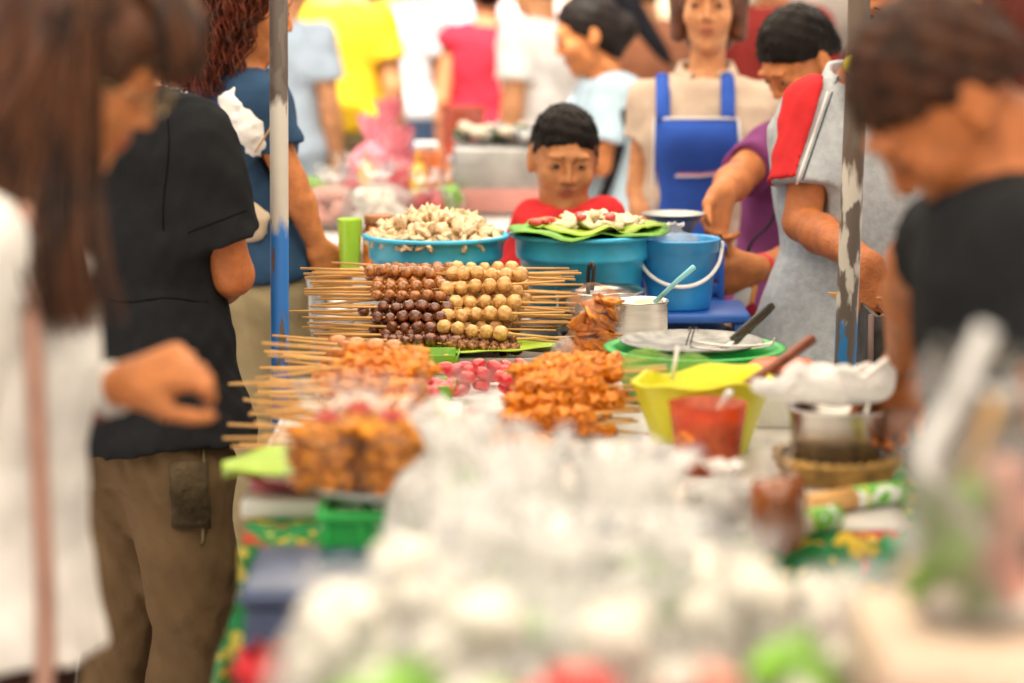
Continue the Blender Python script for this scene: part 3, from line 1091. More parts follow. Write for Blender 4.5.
hp1 = lambda x, y, z: Vector(hp_(P1, x, y, z))
D = lambda px, py, dy: A(px, py, Y + dy)
near = [[hp1(.01, .01, .145), hp1(.085, .0, .09), D(4 + 19 * i, 160, -.11), D(-12 + 23 * i, 245, -.14), D(0 + 24 * i, 330 - abs(3 - i) * 12, -.15)] for i in range(5)]
far_ = [[hp1(-.01, -.0, .142), hp1(-.07, -.05, .08), D(10 + 10 * i, 160, .06), D(20 + 14 * i, 260, .08), D(50 + 12 * i, 350, .07)] for i in range(3)]
fringe = [[hp1(.02 * (i - 2), .0, .146), hp1(.03 * (i - 2), .075, .122), hp1(.024 * (i - 2) + .01, .106, .085), hp1(.026 * (i - 2) + .006, .114, .048 + .008 * (i % 2))] for i in range(5)]
side = [[hp1(.02, .05, .138), hp1(.078, .030, .085), hp1(.090, .016, .02), hp1(.094, .004, -.05), hp1(.09, -.01, -.12)], [hp1(.02, .03, .14), hp1(.085, .015, .085), hp1(.092, .01, .02), hp1(.093, -.002, -.06), hp1(.088, -.02, -.14)], [hp1(.02, .0, .14), hp1(.09, -.01, .085), hp1(.097, -.0, .02), hp1(.095, -.02, -.06), hp1(.09, -.04, -.16)]]
mk('hair', strands(near, .0034, 4, 380, .014, 18), hb, rt1)
mk('hair', strands(far_, .0034, 4, 140, .012, 16), hb, rt1)
mk('fringe', strands(fringe, .003, 4, 200, .008, 12), hb, rt1)
mk('hair', strands(side, .003, 4, 260, .008, 14), hb, rt1)
gl = mat('spectacle_frame', (.35, .25, .12), rough=.2, metal=.8)
for sx in (1, -1):
    ring = [hp1(sx * .033 + .021 * math.cos(t), .112 - abs(.033 + sx * .021 * math.cos(t)) * .12, .008 + .017 * math.sin(t)) for t in np.linspace(0, 6.283, 24)]
    lens = mk('spectacles', tube(ring, .0016, 6), gl, rt1)
    if sx == 1: mk('spectacles', tube([hp1(.054, .106, .012), hp1(.082, .03, .012), hp1(.082, -.01, .006)], .0018, 6), gl, rt1)
w1 = Vector(P1['W'][1]); e1 = Vector(P1['E'][1]); dd1 = (w1 - e1).normalized()
mk('bracelet', tube([w1 - dd1 * .03, w1 - dd1 * .012], .0335, 18), mat('white_bangle', (.75, .74, .72), rough=.3), rt1)
mk('bracelet', tube([w1 - dd1 * .070, w1 - dd1 * .038], .0350, 18), mat('red_brown_beads', (.28, .06, .05), rough=.3), rt1)
tag(mk('shoulder_bag', G().add(tube(curve_pts([A(20, 205, Y - .15), A(32, 330, Y - .165), A(40, 480, Y - .165), A(46, 650, Y - .16), A(30, 760, Y - .17)], 20), .0115, 10, flat=(Vector((0, 1, 0)), .3)))
       .add(rbox(A(20, 880, Y - .19), (.30, .07, .24), .03)).geo(), cloth('brown_strap', (.40, .235, .185))), 'brown cloth shoulder bag whose thin strap hangs down a white top', 'bag')

# 2 man in black polo
Y = 4.5
P2 = person('person in a black polo shirt and loose brown trousers, seen from behind', None, H=1.62, yaw=52, pelvis=A(143, 428, Y), neck=A(136, 92, Y), head=A(122, 22, Y + .02), hp=(70, 15, 0),
            sh=(A(196, 138, Y - .10), A(105, 132, Y + .13)), el=(A(233, 275, Y - .06), A(90, 290, Y + .2)), wr=(A(196, 300, Y + .24), A(120, 330, Y + .42)), hd=((-.3, 1, .1), (.2, 1, 0)),
            shirt=black_sh, hem=-.03, lower=brown_tr, sleeve=.70, sleeve_r=(.070, .078), skin=SK_DARK(), res=.006, fold=.0028, leg_r=1.10, build=.88, wide_hem=.06)
hair_short(P2, HAIR())
bvl = BVHTree.FromPolygons([Vector(p) for p in P2['lower_geo'][0].tolist()], [tuple(int(i) for i in q) for q in P2['lower_geo'][1]])
ds_ = [p for p in (hit(203 + .7 * math.sin(y_ * .1), y_, bvl, .004) for y_ in range(448, 552, 8)) if p]
if len(ds_) > 3: mk('drawstring', tube(curve_pts(ds_, 16), .0036, 6), cloth('cord', (.20, .15, .085)), P2['root'])
nu_, nv_ = 9, 11
pk_ = [hit(170 + 38 * i / 8 + (2 if j > 5 else 0), 462 + 66 * j / 10, bvl, .007 + .003 * math.sin(math.pi * i / 8)) for j in range(nv_) for i in range(nu_)]
if all(pk_): solid(mk('pocket', (pk_, [(j * nu_ + i, j * nu_ + i + 1, (j + 1) * nu_ + i + 1, (j + 1) * nu_ + i) for j in range(nv_ - 1) for i in range(nu_ - 1)]), cloth('worn_pocket', (.085, .062, .036), bump=.8, bs=60, var=.4), P2['root']), .006)
bvs = BVHTree.FromPolygons([Vector(p) for p in P2['shirt_geo'][0].tolist()], [tuple(int(i) for i in q) for q in P2['shirt_geo'][1]])
for seam in ([(188 + 8.2 * i, 233 - 3.2 * i) for i in range(9)], [(166 + 3 * math.sin(i * .6), 105 + 14 * i) for i in range(10)], [(108 + 12.5 * i, 300 + 2 * math.sin(i)) for i in range(9)]):
    pp = [p for p in (hit(x, y, bvs, .0005) for x, y in seam) if p]
    if len(pp) > 3: mk('seam', tube(curve_pts(pp, 20), .0016, 5), cloth('black_thread', (.008, .008, .009)), P2['root'])

# 3 woman in navy with curly auburn hair
Y = 5.5
P3 = person('person with curly auburn hair in a navy t-shirt and khaki trousers, holding a napkin', None, H=1.62, yaw=25, pelvis=A(246, 265, Y), neck=A(238, 68, Y), head=A(246, 10, Y), hp=(12, 12, 0), tab=WOM, fem=True,
            sh=(A(258, 103, Y - .14), A(232, 98, Y + .14)), el=(A(292, 182, Y - .12), A(214, 205, Y + .15)), wr=(A(318, 248, Y - .10), A(240, 188, Y - .02)), hd=((.4, .3, -.9), (.3, -.1, .9)),
            shirt=navy, hem=-.04, lower=khaki, sleeve=.6, sleeve_r=(.058, .068), skin=SK_WARM(), bust=0, leg_r=1.15, build=.92, thumbs=(1, -1))
hr = HAIR_RED(); h3 = lambda x, y, z: Vector(hp_(P3, x, y, z))
F = Field(.007); M = P3['HM']
F.ell(hp_(P3, 0, -.02, .045), np.array([.092, .108, .10]), M, .01).ell(hp_(P3, 0, -.07, -.06), np.array([.09, .06, .12]), M, .03)
F.half(hp_(P3, 0, .09, .05), M @ np.array([0, 1.2, -1.0]), .02); F.warp(.004, 60, 2)
mk('hair', F.mesh(), hr, P3['root'])
cur = [[h3(.03 * math.cos(a), -.01 + .03 * math.sin(a), .15), h3(.098 * math.cos(a), -.02 + .11 * math.sin(a), .06), h3(.108 * math.cos(a), -.045 + .10 * math.sin(a), -.06), h3(.115 * math.cos(a), -.06 + .09 * math.sin(a), -.20)] for a in np.linspace(-3.5, .45, 12)]
mk('hair', strands(cur, .0026, 4, 420, .016, 34, .5, wave=.010, wl=5), hr, P3['root'])
nap = cloth('paper_napkin', (.78, .77, .75), bump=.1)
c_ = A(243, 128, Y - .17)
F = Field(.005); F.cone(c_ + V(-.022, 0, .055), c_ + V(.012, 0, .0), .030, .036, .03).cone(c_ + V(.012, 0, 0), c_ + V(.033, .0, -.045), .03, .018, .03); F.warp(.003, 60, 3).warp(.0016, 130, 4)
tag(mk('napkin', F.mesh(), nap), 'crumpled white paper napkin wrapped round skewers in a hand behind the left pole', 'napkin')
stick_m = mat('bamboo', (.66, .37, .12), rough=.6, var=.15, vs=20, stretch=(.3, 1, 1))
tag(mk('skewer', tube([A(255, 152, Y - .19), A(281, 112, Y - .25)], .0022, 6), stick_m), 'bamboo skewer poking out of the napkin by the left pole', 'skewer')
tag(mk('cloth_bag', blob(A(246, 222, Y - .16), .052, 3, .2, 2, 3, (1.0, .5, .9)), cloth('cream_canvas', (.62, .50, .36))), 'cream canvas bag held at the hip of the person in navy', 'bag')

# 10 boy
Y = 5.8
P10 = person('boy in a red t-shirt behind the blue basins, looking at the camera', None, H=1.20, yaw=-82, pelvis=A(568, 372, Y), neck=A(566, 204, Y), head=A(564, 160, Y), sh=(A(533, 219, Y), A(603, 219, Y)), hp=(-84, 12, 3), hs=.98, wide=1.07, shirt=red_cl, lower=jeans, build=.92, sleeve=.6, skin=skin_mat('skin_boy', (.50, .205, .08)), res=.006, hem=-.05)
hair_short(P10, HAIR(), fr=.060, th=.008, res=.005)

# 11 woman in apron
Y = 6.5
P11 = person('woman in a beige polo and blue bib apron, standing behind the boy', None, H=1.62, yaw=-96, pelvis=A(706, 262, Y), neck=A(706, 74, Y), head=A(709, 6, Y - .02), hp=(-98, 4, 0), hs=1.02, tab=WOM, fem=True,
             sh=(A(650, 103, Y), A(762, 103, Y)), el=(A(640, 190, Y), A(772, 195, Y + .02)), wr=(A(652, 262, Y - .12), A(742, 262, Y - .1)), shirt=beige_polo, lower=dark_tr, sleeve=.42, sleeve_r=(.062, .070), collar=beige_polo, bust=1, skin=skin_mat('skin_light', (.60, .27, .12)), build=1.08, res=.006, hem=-.1)
F = Field(.006); M = P11['HM']
F.ell(hp_(P11, 0, -.016, .042), np.array([.086, .106, .097]), M, .01)
for sx in (-1, 1): F.cone(hp_(P11, sx * .078, -.005, .03), hp_(P11, sx * .080, -.0, -.075), .026, .020, .03)
F.ell(hp_(P11, 0, -.06, -.04), np.array([.085, .06, .10]), M, .03)
F.half(hp_(P11, 0, .06, .055), M @ np.array([0, 1, -.15]), .015)
F.ell(hp_(P11, 0, .09, -.01), np.array([.066, .10, .085]), M, .01, cut=True)
F.warp(.0018, 60, 7, aniso=(1.3, 1.3, .4))
mk('hair', F.mesh(), mat('chestnut_hair', (.10, .032, .014), rough=.45, var=.3, vs=30, bump=.5, bs=60), P11['root'])
apron = cloth('blue_apron_cloth', (.035, .10, .46), bump=.15)
piping = cloth('white_piping', (.75, .75, .78))
tc = np.array(P11['P']); up_ = P11['sp']


def chest_pt(px, py, P, Yb, tab, off, fem_b=.02):
    """point on the front of the torso at a pixel"""
    p = A(px, py, Yb)
    c = P['P']; u = P['sp']; L = np.linalg.norm(P['N'] - P['P'])
    t = (np.array(p) - c) @ u / L
    w_ = np.interp(t, [r[0] for r in P['tb']], [r[1] for r in P['tb']]); d_ = np.interp(t, [r[0] for r in P['tb']], [r[2] for r in P['tb']])
    x = (np.array(p) - c) @ P['rt']
    dep = d_ * max(0.05, 1 - abs(min(abs(x) / w_, .999)) ** 2.3) ** (1 / 2.3)
    bust_ = fem_b * math.exp(-((t - .66) / .22) ** 2)
    y = c[1] + u[1] * t * L - dep - off - bust_
    return A(px, py, y)


bib = sheet(lambda u, v: chest_pt(656 + 81 * u - 3 * (1 - v) * 0 + (v) * (6 * (u - .5)), 119 + 170 * v, P11, Y, None, .030, .045), 14, 22)
ap = mk('apron', bib, apron, P11['root']); solid(ap, .004)
for (xa, xb) in ((663, 660), (728, 722)):
    st = [chest_pt(xa + (i / 6) * (0), 120 - 38 * (i / 6), P11, Y, None, .030, .045) for i in range(7)]
    st[-1] = st[-1] + V(0, .03, .01)
    mk('strap', tube(st, .019, 10, flat=(Vector((0, 1, 0)), .22)), apron, ap)
for pts_ in ([(655, 119), (675, 118.5), (700, 118.5), (720, 118.5), (738, 119)], [(655, 119), (654, 150), (653, 190), (652, 240)], [(738, 119), (741, 150), (744, 190), (746, 240)], [(655, 174), (680, 176), (700, 176), (718, 174)]):
    mk('piping', tube([chest_pt(x, y, P11, Y, None, .035, .045) for x, y in pts_], .0042, 6), piping, ap)
mk('piping', tube([chest_pt(x, y, P11, Y, None, .035, .045) for x, y in [(656, 172), (680, 174), (700, 174), (718, 172)]], .002, 6), cloth('pink_piping', (.70, .12, .25)), ap)

# 12 young man in purple
Y = 5.95
P12 = person('young man in a purple t-shirt with a red wristband, leaning over the blue bucket', None, H=1.66, yaw=-140, pelvis=A(800, 330, Y + .15), neck=A(812, 122, Y + .05), head=A(800, 62, Y - .04), hp=(-148, 38, 0), hs=1.0,
             sh=(A(768, 150, Y + .05), A(830, 165, Y - .15)), el=(A(736, 180, Y - .16), A(800, 262, Y - .22)), wr=(A(723, 192, Y - .36), A(757, 268, Y - .42)), hd=((-.25, -.4, -.9), (-.9, -.2, -.25)),
             shirt=purple, lower=dark_tr, sleeve=.62, sleeve_r=(.06, .072), skin=SK_WARM(), res=.006, curl=((30, 40, 25), (35, 45, 25)))
hair_short(P12, HAIR(), fr=.058, th=.012, slope=.55, rough=.002)
w_ = Vector(P12['W'][1]); e_ = Vector(P12['E'][1]); d_ = (w_ - e_).normalized()
mk('wristband', tube([w_ - d_ * .030, w_ - d_ * .014], .034, 16), mat('red_rubber', (.70, .05, .06), rough=.4), P12['root'])

# 13 man in grey polo
Y = 5.3
P13 = person('man in a grey polo with red shoulder panels bending over the grill', None, H=1.72, yaw=-112, pelvis=A(850, 392, Y + .08), neck=A(862, 78, Y), head=A(888, -2, Y - .12), hp=(-100, 32, 0),
             sh=(A(817, 112, Y - .02), A(925, 112, Y - .02)), el=(A(802, 222, Y - .08), A(962, 235, Y)), wr=(A(866, 262, Y - .42), A(915, 310, Y - .38)), hd=((.28, -.15, -.95), (-.3, -.6, -.6)),
             shirt=grey_polo, lower=dark_tr, sleeve=.68, sleeve_r=(.066, .075), skin=SK_DARK(), res=.006, curl=((32, 38, 22), (30, 40, 20)), palms=((-.2, .95, -.3), None), hem=.02, build=.90, collar=grey_polo, thumbs=(-1, -1), wide_hem=.11)
hair_short(P13, HAIR(), fr=.055, th=.012, slope=.6)
F = Field(.006)
S_, E_ = P13['S'][0], P13['E'][0]
F.cone(P13['N'] - P13['sp'] * .045, S_, .066, .0715, .04).cone(S_, S_ + (E_ - S_) * .675, .078, .0865, .03, flat=True)
F.half(A(806, 139, Y - .1), [.95, 0, -.31], .003)
F.cone(S_ + (E_ - S_) * .665, S_ + (E_ - S_) * 1.0, .064, .068, .004, cut=True)
F.warp(.0014, 30, 3)
pg_ = F.mesh()
mk('shoulder_panel', pg_, red_cl, P13['root'])
bv = BVHTree.FromPolygons([Vector(p) for p in P13['shirt_geo'][0].tolist()], [tuple(int(i) for i in q) for q in P13['shirt_geo'][1]])
for off_, rad_, m_ in ((2, .0036, cloth('white_trim', (.75, .75, .75))), (6.5, .0016, dark_tr)):
    pp = [hit(826 - 33 * i / 11 + off_, 92 + 97 * i / 11, bv, .001) for i in range(12)]
    pp = [p for p in pp if p]
    if len(pp) > 3: mk('piping', tube(curve_pts(pp, 20), rad_, 6), m_, P13['root'])
b_ = hit(908, 184, bv, .002) or A(908, 184, Y - .155)
mk('badge', rbox(b_, (.020, .006, .026), .002), mat('metal_badge', (.30, .24, .12), rough=.35, metal=.7), P13['root'])

# 14 man bending, nearest on the right
Y = 2.8
P14 = person('person with cropped dark hair in a black t-shirt, bending down nearest on the right', None, H=1.68, yaw=176, pelvis=A(1092, 640, Y), neck=A(1016, 172, Y), head=A(948, 108, Y), hp=(188, 50, 0), hs=1.0,
             sh=(A(985, 235, Y + .17), A(1030, 245, Y - .17)), el=(A(918, 262, Y + .46), A(1080, 470, Y - .25)), wr=(A(906, 362, Y + .80), A(1060, 600, Y - .3)), hd=((-.1, .2, -.95), (-.5, 0, -.8)),
             shirt=black_sh, lower=dark_tr, sleeve=.5, skin=SK_DARK(), res=.006, curl=((35, 45, 30), (20, 20, 20)), build=1.02, wide_hem=.06)
hair_short(P14, mat('dark_brown_hair', (.040, .013, .005), rough=.5, spec=.2, var=.5, vs=30, bump=.5, bs=60), fr=.058, th=.010, slope=.52, res=.005, rough=.003)
w_ = Vector(P14['W'][0]); e_ = Vector(P14['E'][0]); d_ = (w_ - e_).normalized()
mk('bracelet', tube([w_ - d_ * .034, w_ - d_ * .024], .0335, 16), mat('brown_cord', (.30, .12, .05), rough=.6), P14['root'])

# 15 dark figure in the upper right corner
Y = 3.9
P15 = person('person in a dark maroon shirt in the upper right corner, hand raised', None, H=1.74, yaw=190, pelvis=A(1040, 330, Y), neck=A(1035, -20, Y), hp=(190, 20, 0), sh=(A(1010, 20, Y + .14), A(1040, 25, Y - .14)),
             el=(A(985, 70, Y + .05), A(1030, 160, Y - .2)), wr=(A(962, 25, Y - .1), A(1000, 230, Y - .3)), hd=((-.5, 0, .8), None), shirt=cloth('maroon_cotton', (.075, .018, .012)), lower=dark_tr, skin=SK_WARM(), sleeve=.9, res=.008)
hair_short(P15, HAIR())

# 9 woman in light blue
Y = 7.6
P9 = person('woman in a light blue shirt with a dark hair bun, behind the boy', None, H=1.6, yaw=190, pelvis=A(618, 232, Y), neck=A(608, 76, Y), head=A(588, 36, Y), hp=(184, 18, 0), tab=WOM, fem=True, sh=(A(612, 92, Y + .13), A(614, 95, Y - .14)),
            el=(A(580, 160, Y + .1), A(600, 165, Y - .2)), wr=(A(545, 170, Y + .05), A(548, 150, Y - .18)), hd=((-1, 0, 0), (-1, 0, -.1)), shirt=ltblue, lower=dark_tr, sleeve=.7, skin=SK_WARM(), bust=1, res=.007)
F = Field(.007); M = P9['HM']
F.ell(hp_(P9, 0, -.016, .040), np.array([.084, .104, .095]), M, .01).ell(hp_(P9, 0, -.115, -.01), np.array([.05, .045, .05]), M, .02).ell(hp_(P9, 0, -.06, -.02), np.array([.074, .055, .08]), M, .03)
F.half(hp_(P9, 0, .07, .055), M @ np.array([0, 1.0, -.75]), .02); F.warp(.0015, 60, 3)
mk('hair', F.mesh(), HAIR(), P9['root'])
tag(mk('bag_strap', tube(curve_pts([A(606, 78, Y - .12), A(621, 110, Y - .20), A(622, 140, Y - .20), A(606, 190, Y - .19), A(590, 225, Y - .15)], 16), .016, 8, flat=(Vector((0, 1, 0)), .3)), dark_tr), 'dark strap crossing the back of a light blue shirt', 'strap')

# far passers-by
def passer(label, px, Y, yaw, H, shirt, lower, hair=HAIR, px2=None, fem=False, pelv=None, **k):
    gx = A(px, 100, Y)
    P = person(label, None, H=H, ground=(gx.x, Y, 0), yaw=yaw, shirt=shirt, lower=lower, fem=fem, tab=WOM if fem else MAN, res=.011, eyes=False, face=False, skin=SK_PALE(), **k)
    hair_short(P, hair(), res=.009, th=.014, fr=.05, slope=1.0)
    return P
yel = cloth('yellow_cotton', (.86, .54, .03)); pinkw = cloth('pale_pink_cotton', (.80, .62, .62)); whi = white_top
passer('passer-by in a bright yellow shirt and beige trousers', 336, 10, 75, 1.66, yel, khaki, build=1.12, hem=-.06)
passer('passer-by in a white shirt and jeans carrying pink bags', 397, 11.6, 100, 1.62, cloth('off_white_shirt', (.78, .76, .78)), jeans, fem=True)
passer('passer-by in a royal blue shirt, farthest down the street', 447, 14, 95, 1.62, cloth('royal_blue_cotton', (.06, .14, .50)), dark_tr)
P7 = passer('vendor in a crimson vest over white sleeves, back turned, behind the far stall', 488, 10.2, 100, 1.55, cloth('crimson_vest', (.58, .03, .055)), dark_tr, fem=True, sleeve=.05)
passer('vendor in a white shirt side on at the far stall', 543, 9.2, 150, 1.60, cloth('bright_white_shirt', (.84, .83, .80)), dark_tr, build=1.1)
passer('passer-by in a pale blue and white top, half hidden by the left pole', 284, 9.5, 60, 1.58, cloth('pale_denim', (.45, .55, .66)), cloth('light_jeans', (.40, .50, .58)))
passer('person in a dark shirt between the woman in the apron and the leaning young man', 772, 9.0, -120, 1.66, cloth('dark_red_shirt', (.25, .03, .025)), dark_tr)
passer('person with brown hair in a rust shirt, beyond the woman in light blue', 646, 9.6, 120, 1.58, cloth('rust_cotton', (.42, .17, .09)), khaki, hair=HAIR_BR, fem=True)
passer('passer-by in pink at the middle of the bright street', 372, 13.5, 60, 1.55, pinkw, cloth('grey_trousers', (.35, .33, .32)), fem=True)
passer('passer-by in a pale peach shirt beside the vendor in the vest', 516, 12.5, -60, 1.62, cloth('peach_cotton', (.75, .48, .38)), khaki)

crowd = [(318, 12.8, 80, 1.6, (.80, .30, .34), 'passer-by in a coral shirt behind the yellow one'), (356, 15.5, 110, 1.62, (.90, .72, .30), 'passer-by in a pale mustard shirt deep in the crowd'), (418, 12.6, 60, 1.55, (.86, .52, .55), 'passer-by in rose pink, left of the royal blue shirt'),
         (470, 13.2, 100, 1.66, (.55, .70, .80), 'passer-by in a sky blue shirt beyond the crimson vest'), (535, 12.0, 90, 1.62, (.84, .60, .62), 'passer-by in dusty pink behind the white vendor'), (575, 14.5, 120, 1.64, (.62, .52, .40), 'passer-by in a tan shirt above the dark hair bun'),
         (612, 11.2, 70, 1.66, (.40, .30, .20), 'passer-by in brown between the bun and the apron'), (668, 12.4, 95, 1.68, (.62, .50, .33), 'passer-by in khaki behind the woman in the apron'), (748, 11.4, -80, 1.7, (.20, .22, .12), 'passer-by in olive green right of the apron'), (806, 10.6, -100, 1.72, (.16, .13, .11), 'passer-by in dark brown behind the leaning pole'),
         (440, 17.0, 90, 1.62, (.80, .40, .30), 'passer-by in salmon at the far end of the street'), (500, 16.5, 90, 1.6, (.80, .78, .72), 'passer-by in cream at the far end of the street'), (385, 17.5, 90, 1.62, (.45, .62, .78), 'passer-by in faded blue at the far end of the street')]
for k, (px, Y, yw, H, c, lb) in enumerate(crowd):
    passer(lb, px, Y, yw, H, cloth('crowd_shirt_%s' % 'abcdefghijklm'[k], c), [jeans, khaki, dark_tr][k % 3], fem=k % 2 == 0)
# ------------------------------------------------------------------ food and ware
film = plastic_film('clear_film', (.96, .94, .91), clear=.96, milk=.04, gloss=.08)
film_milk = plastic_film('milky_film', (.96, .95, .93), clear=.80, milk=.20, gloss=.14)
film_white = plastic_film('white_carrier_film', (.985, .98, .975), clear=.14, milk=.86, gloss=.15)
film_green = plastic_film('green_film', (.42, .80, .20), clear=.74, milk=.26, gloss=.10)
blue_pl = mat('blue_plastic', (.045, .46, .74), rough=.34, var=.12, vs=18, bump=.06, bs=60)
blue_pl2 = mat('blue_bucket_plastic', (.035, .31, .68), rough=.30, var=.12, vs=18, bump=.06, bs=60)
green_pl = mat('green_plastic', (.02, .42, .07), rough=.33, var=.05)
lime_pl = mat('lime_plastic', (.68, .66, .008), rough=.4, var=.06)
steel = mat('brushed_steel', (.60, .58, .55), rough=.24, metal=1.0, var=.12, vs=10, bump=.08, bs=30, stretch=(1, 1, 6))
alu = mat('dull_aluminium', (.42, .42, .41), rough=.45, metal=1.0, var=.15, vs=12, bump=.15, bs=20)
leaf_m = mat('banana_leaf', (.13, .36, .012), rough=.42, var=.22, vs=16, bump=.35, bs=50, stretch=(1, .12, 1))
leaf_lt = mat('pale_banana_leaf', (.30, .46, .015), rough=.42, var=.18, vs=14, bump=.3, bs=50, stretch=(.15, 1, 1))
white_pl = mat('white_plastic', (.78, .78, .77), rough=.4, var=.04)
foam_m = mat('white_foam', (.76, .76, .74), rough=.8, var=.04, bump=.2, bs=120)
ball_lt = mat('grilled_ball_glaze', (.40, .145, .032), rough=.25, var=.45, vs=110, bump=.35, bs=120, coat=.5)
ball_dk = mat('dark_sauce_glaze', (.15, .035, .008), rough=.2, var=.6, vs=110, bump=.5, bs=120, coat=.7)
ball_tan = mat('pale_ball', (.66, .38, .13), rough=.32, var=.28, vs=110, bump=.3, bs=110, coat=.25)
mince = mat('minced_meat', (.30, .125, .045), rough=.4, var=.6, vs=140, bump=.8, bs=110)
orange_meat = mat('orange_batter', (.90, .24, .008), rough=.33, var=.38, vs=45, bump=.8, bs=70, coat=.2)
patty_m = mat('orange_brown_patty', (.46, .150, .018), rough=.28, var=.35, vs=60, bump=.5, bs=90, coat=.4)
red_saus = mat('red_sausage', (.60, .025, .03), rough=.22, var=.15, coat=.5)
crisp = mat('fried_crisp', (.80, .60, .37), rough=.5, var=.22, vs=40, bump=.6, bs=60)


def skewer(label, group, n, r, m, L, lumpy=.14, kind='ball', part='meatball', sub=2, seed=0):
    t = thing('skewer', (0, 0, 0), label, 'skewer', group)
    mk('stick', tube([(.012, 0, 0), (-L * .5, 0, 0), (-L, 0, 0.0)], [.0014, .0025, .0024], 6), stick_m, t)
    vs_ = []
    for i in range(n):
        x = -(.004 + r + i * 2 * r * .96)
        if kind == 'ball': gg = blob((0, 0, 0), r, 3, lumpy, 2.2, seed + i * 1.7, (1, 1, .97), rrot(), grit=.045)
        elif kind == 'disc': gg = blob((0, 0, 0), r, sub, lumpy, 2.2, seed + i * 1.3, (1, .48, 1), None, .06)
        else: gg = blob((0, 0, 0), r, sub + 1, lumpy, 2.6, seed + i * 2.1, (1.25, .9, .8), None, .10)
        o = mk(part, gg, m, t)
        o.location = (x, random.uniform(-1, 1) * r * .16, random.uniform(-1, 1) * r * .16)
        o.scale = [random.uniform(.88, 1.10)] * 3
    return t


def place(o, loc, rz=0.0, ry=0.0, rx=0.0):
    o.location = loc
    o.rotation_euler = (rx, ry, rz)


def bowl(name, c, r0, r1, h, label, cat, m, lip=.012, step=True, th=.004, group=None, n=56, wob=0.0):
    """thick-walled basin of revolution standing on c"""
    rs = r0 + (r1 - r0) * .72
    prof = [(0, .002), (r0 * .94, .0), (r0, .008), (rs, h * .72)]
    if step: prof += [(rs + .007, h * .74), (rs + .009, h * .78)]
    prof += [(r1, h * .94), (r1 + lip, h * .955), (r1 + lip + .002, h * .985), (r1 + lip * .6, h), (r1 - th, h * .985), (r0 + (r1 - r0) * .7 - th, h * .7), (r0 - th, th + .006), (0, th + .004)]
    o = mk(name, lathe(prof, n, (0, 0, 0), wob), m, None)
    o.location = c
    ORG[o.name] = Vector(c)
    return tag(o, label, cat, group)


# --- tray of meatball skewers
ty = 4.80
tr = thing('serving_tray', (-.105, ty, ZT + .006), 'steel tray under the banana leaf and the two piles of meatball skewers', 'tray')
mk('tray_base', rbox((-.10, ty + .05, ZT + .010), (.40, .46, .008), .003), alu, tr)
for (c_, s_) in (((-.10, ty - .18, ZT + .018), (.40, .008, .024)), ((-.10, ty + .28, ZT + .018), (.40, .008, .024)), ((-.30, ty + .05, ZT + .018), (.008, .46, .024)), ((.10, ty + .05, ZT + .018), (.008, .46, .024))):
    mk('rim', rbox(c_, s_, .003), alu, tr)


def leaf(p0, p1, wid, label, m, curl=.02, seed=0, th=.0018):
    p0, p1 = Vector(p0), Vector(p1)
    ax = (p1 - p0); sd = ax.cross(V(0, 0, 1)).normalized()

    def fn(u, v):
        ww = wid * (1 - abs(2 * u - 1) ** 3.2 * .75)
        b = (v - .5)
        return p0 + ax * u + sd * b * ww + V(0, 0, 1) * (curl * (4 * b * b) * .6 + .006 * noise.noise(Vector((u * 5 + seed, v * 3, seed))) - abs(b) * .0 - curl * .4 * math.exp(-(b / .05) ** 2))
    o = mk('banana_leaf', sheet(fn, 28, 15), m)
    solid(o, th)
    return tag(o, label, 'leaf')


leaf((-.305, ty - .135, ZT + .036), (.085, ty - .135, ZT + .040), .17, 'strip of banana leaf lining the front of the meatball tray', leaf_lt, .012)

dark_a = skewer('skewer of dark glossy glazed meatballs in the lower left pile', 'dark glazed meatball skewers', 6, .0130, ball_dk, .285, seed=1)
light_a = skewer('skewer of light brown grilled meatballs on top of the dark pile', 'light brown meatball skewers', 6, .0128, ball_lt, .280, seed=9)
tan_a = skewer('skewer of pale tan meatballs with its stick pointing right', 'pale tan meatball skewers', 5, .0150, ball_tan, .255, seed=17)
mince_a = skewer('skewer of brown minced meat under the pale tan meatballs', 'minced meat skewers', 7, .0105, mince, .265, .5, seed=31)


def pile(proto, spots):
    for i, (loc, rz, ry) in enumerate(spots):
        o = proto if i == 0 else copy_tree(proto)
        place(o, loc, rz, ry, random.uniform(-3, 3))
        o.scale = [random.uniform(.95, 1.06)] * 3


def heap(x0, y0, z0, layers, deep, dz, dy, dj, dx, rz, jx, flip=0):
    out = []
    for i in layers:
        for j in range(deep(i)):
            out.append(((x0 + random.gauss(0, jx) + dx * i + .0125 * ((i + j) % 2), y0 + dy * i + dj * j + random.gauss(0, .004), z0 + dz * i + random.gauss(0, .0035 if j < 2 else .008) - .0035 * j), flip + random.gauss(rz, .10), random.gauss(0, .038)))
    return out


pile(dark_a, heap(-.118, 4.685, ZT + .050, range(4), lambda i: 9 - i, .0195, .027, .027, -.003, 0, .012))
pile(light_a, heap(-.118, 4.69, ZT + .050, range(4, 7), lambda i: 10 if i < 6 else 11, .0195, .029, .027, -.004, 0, .014))
pile(tan_a, heap(-.150, 4.69, ZT + .046, range(1, 6), lambda i: 8, .0232, .032, .030, .001, 0, .011, math.pi))
pile(mince_a, heap(-.142, 4.672, ZT + .047, range(1), lambda i: 4, 0, 0, .024, 0, 0, .007, math.pi))

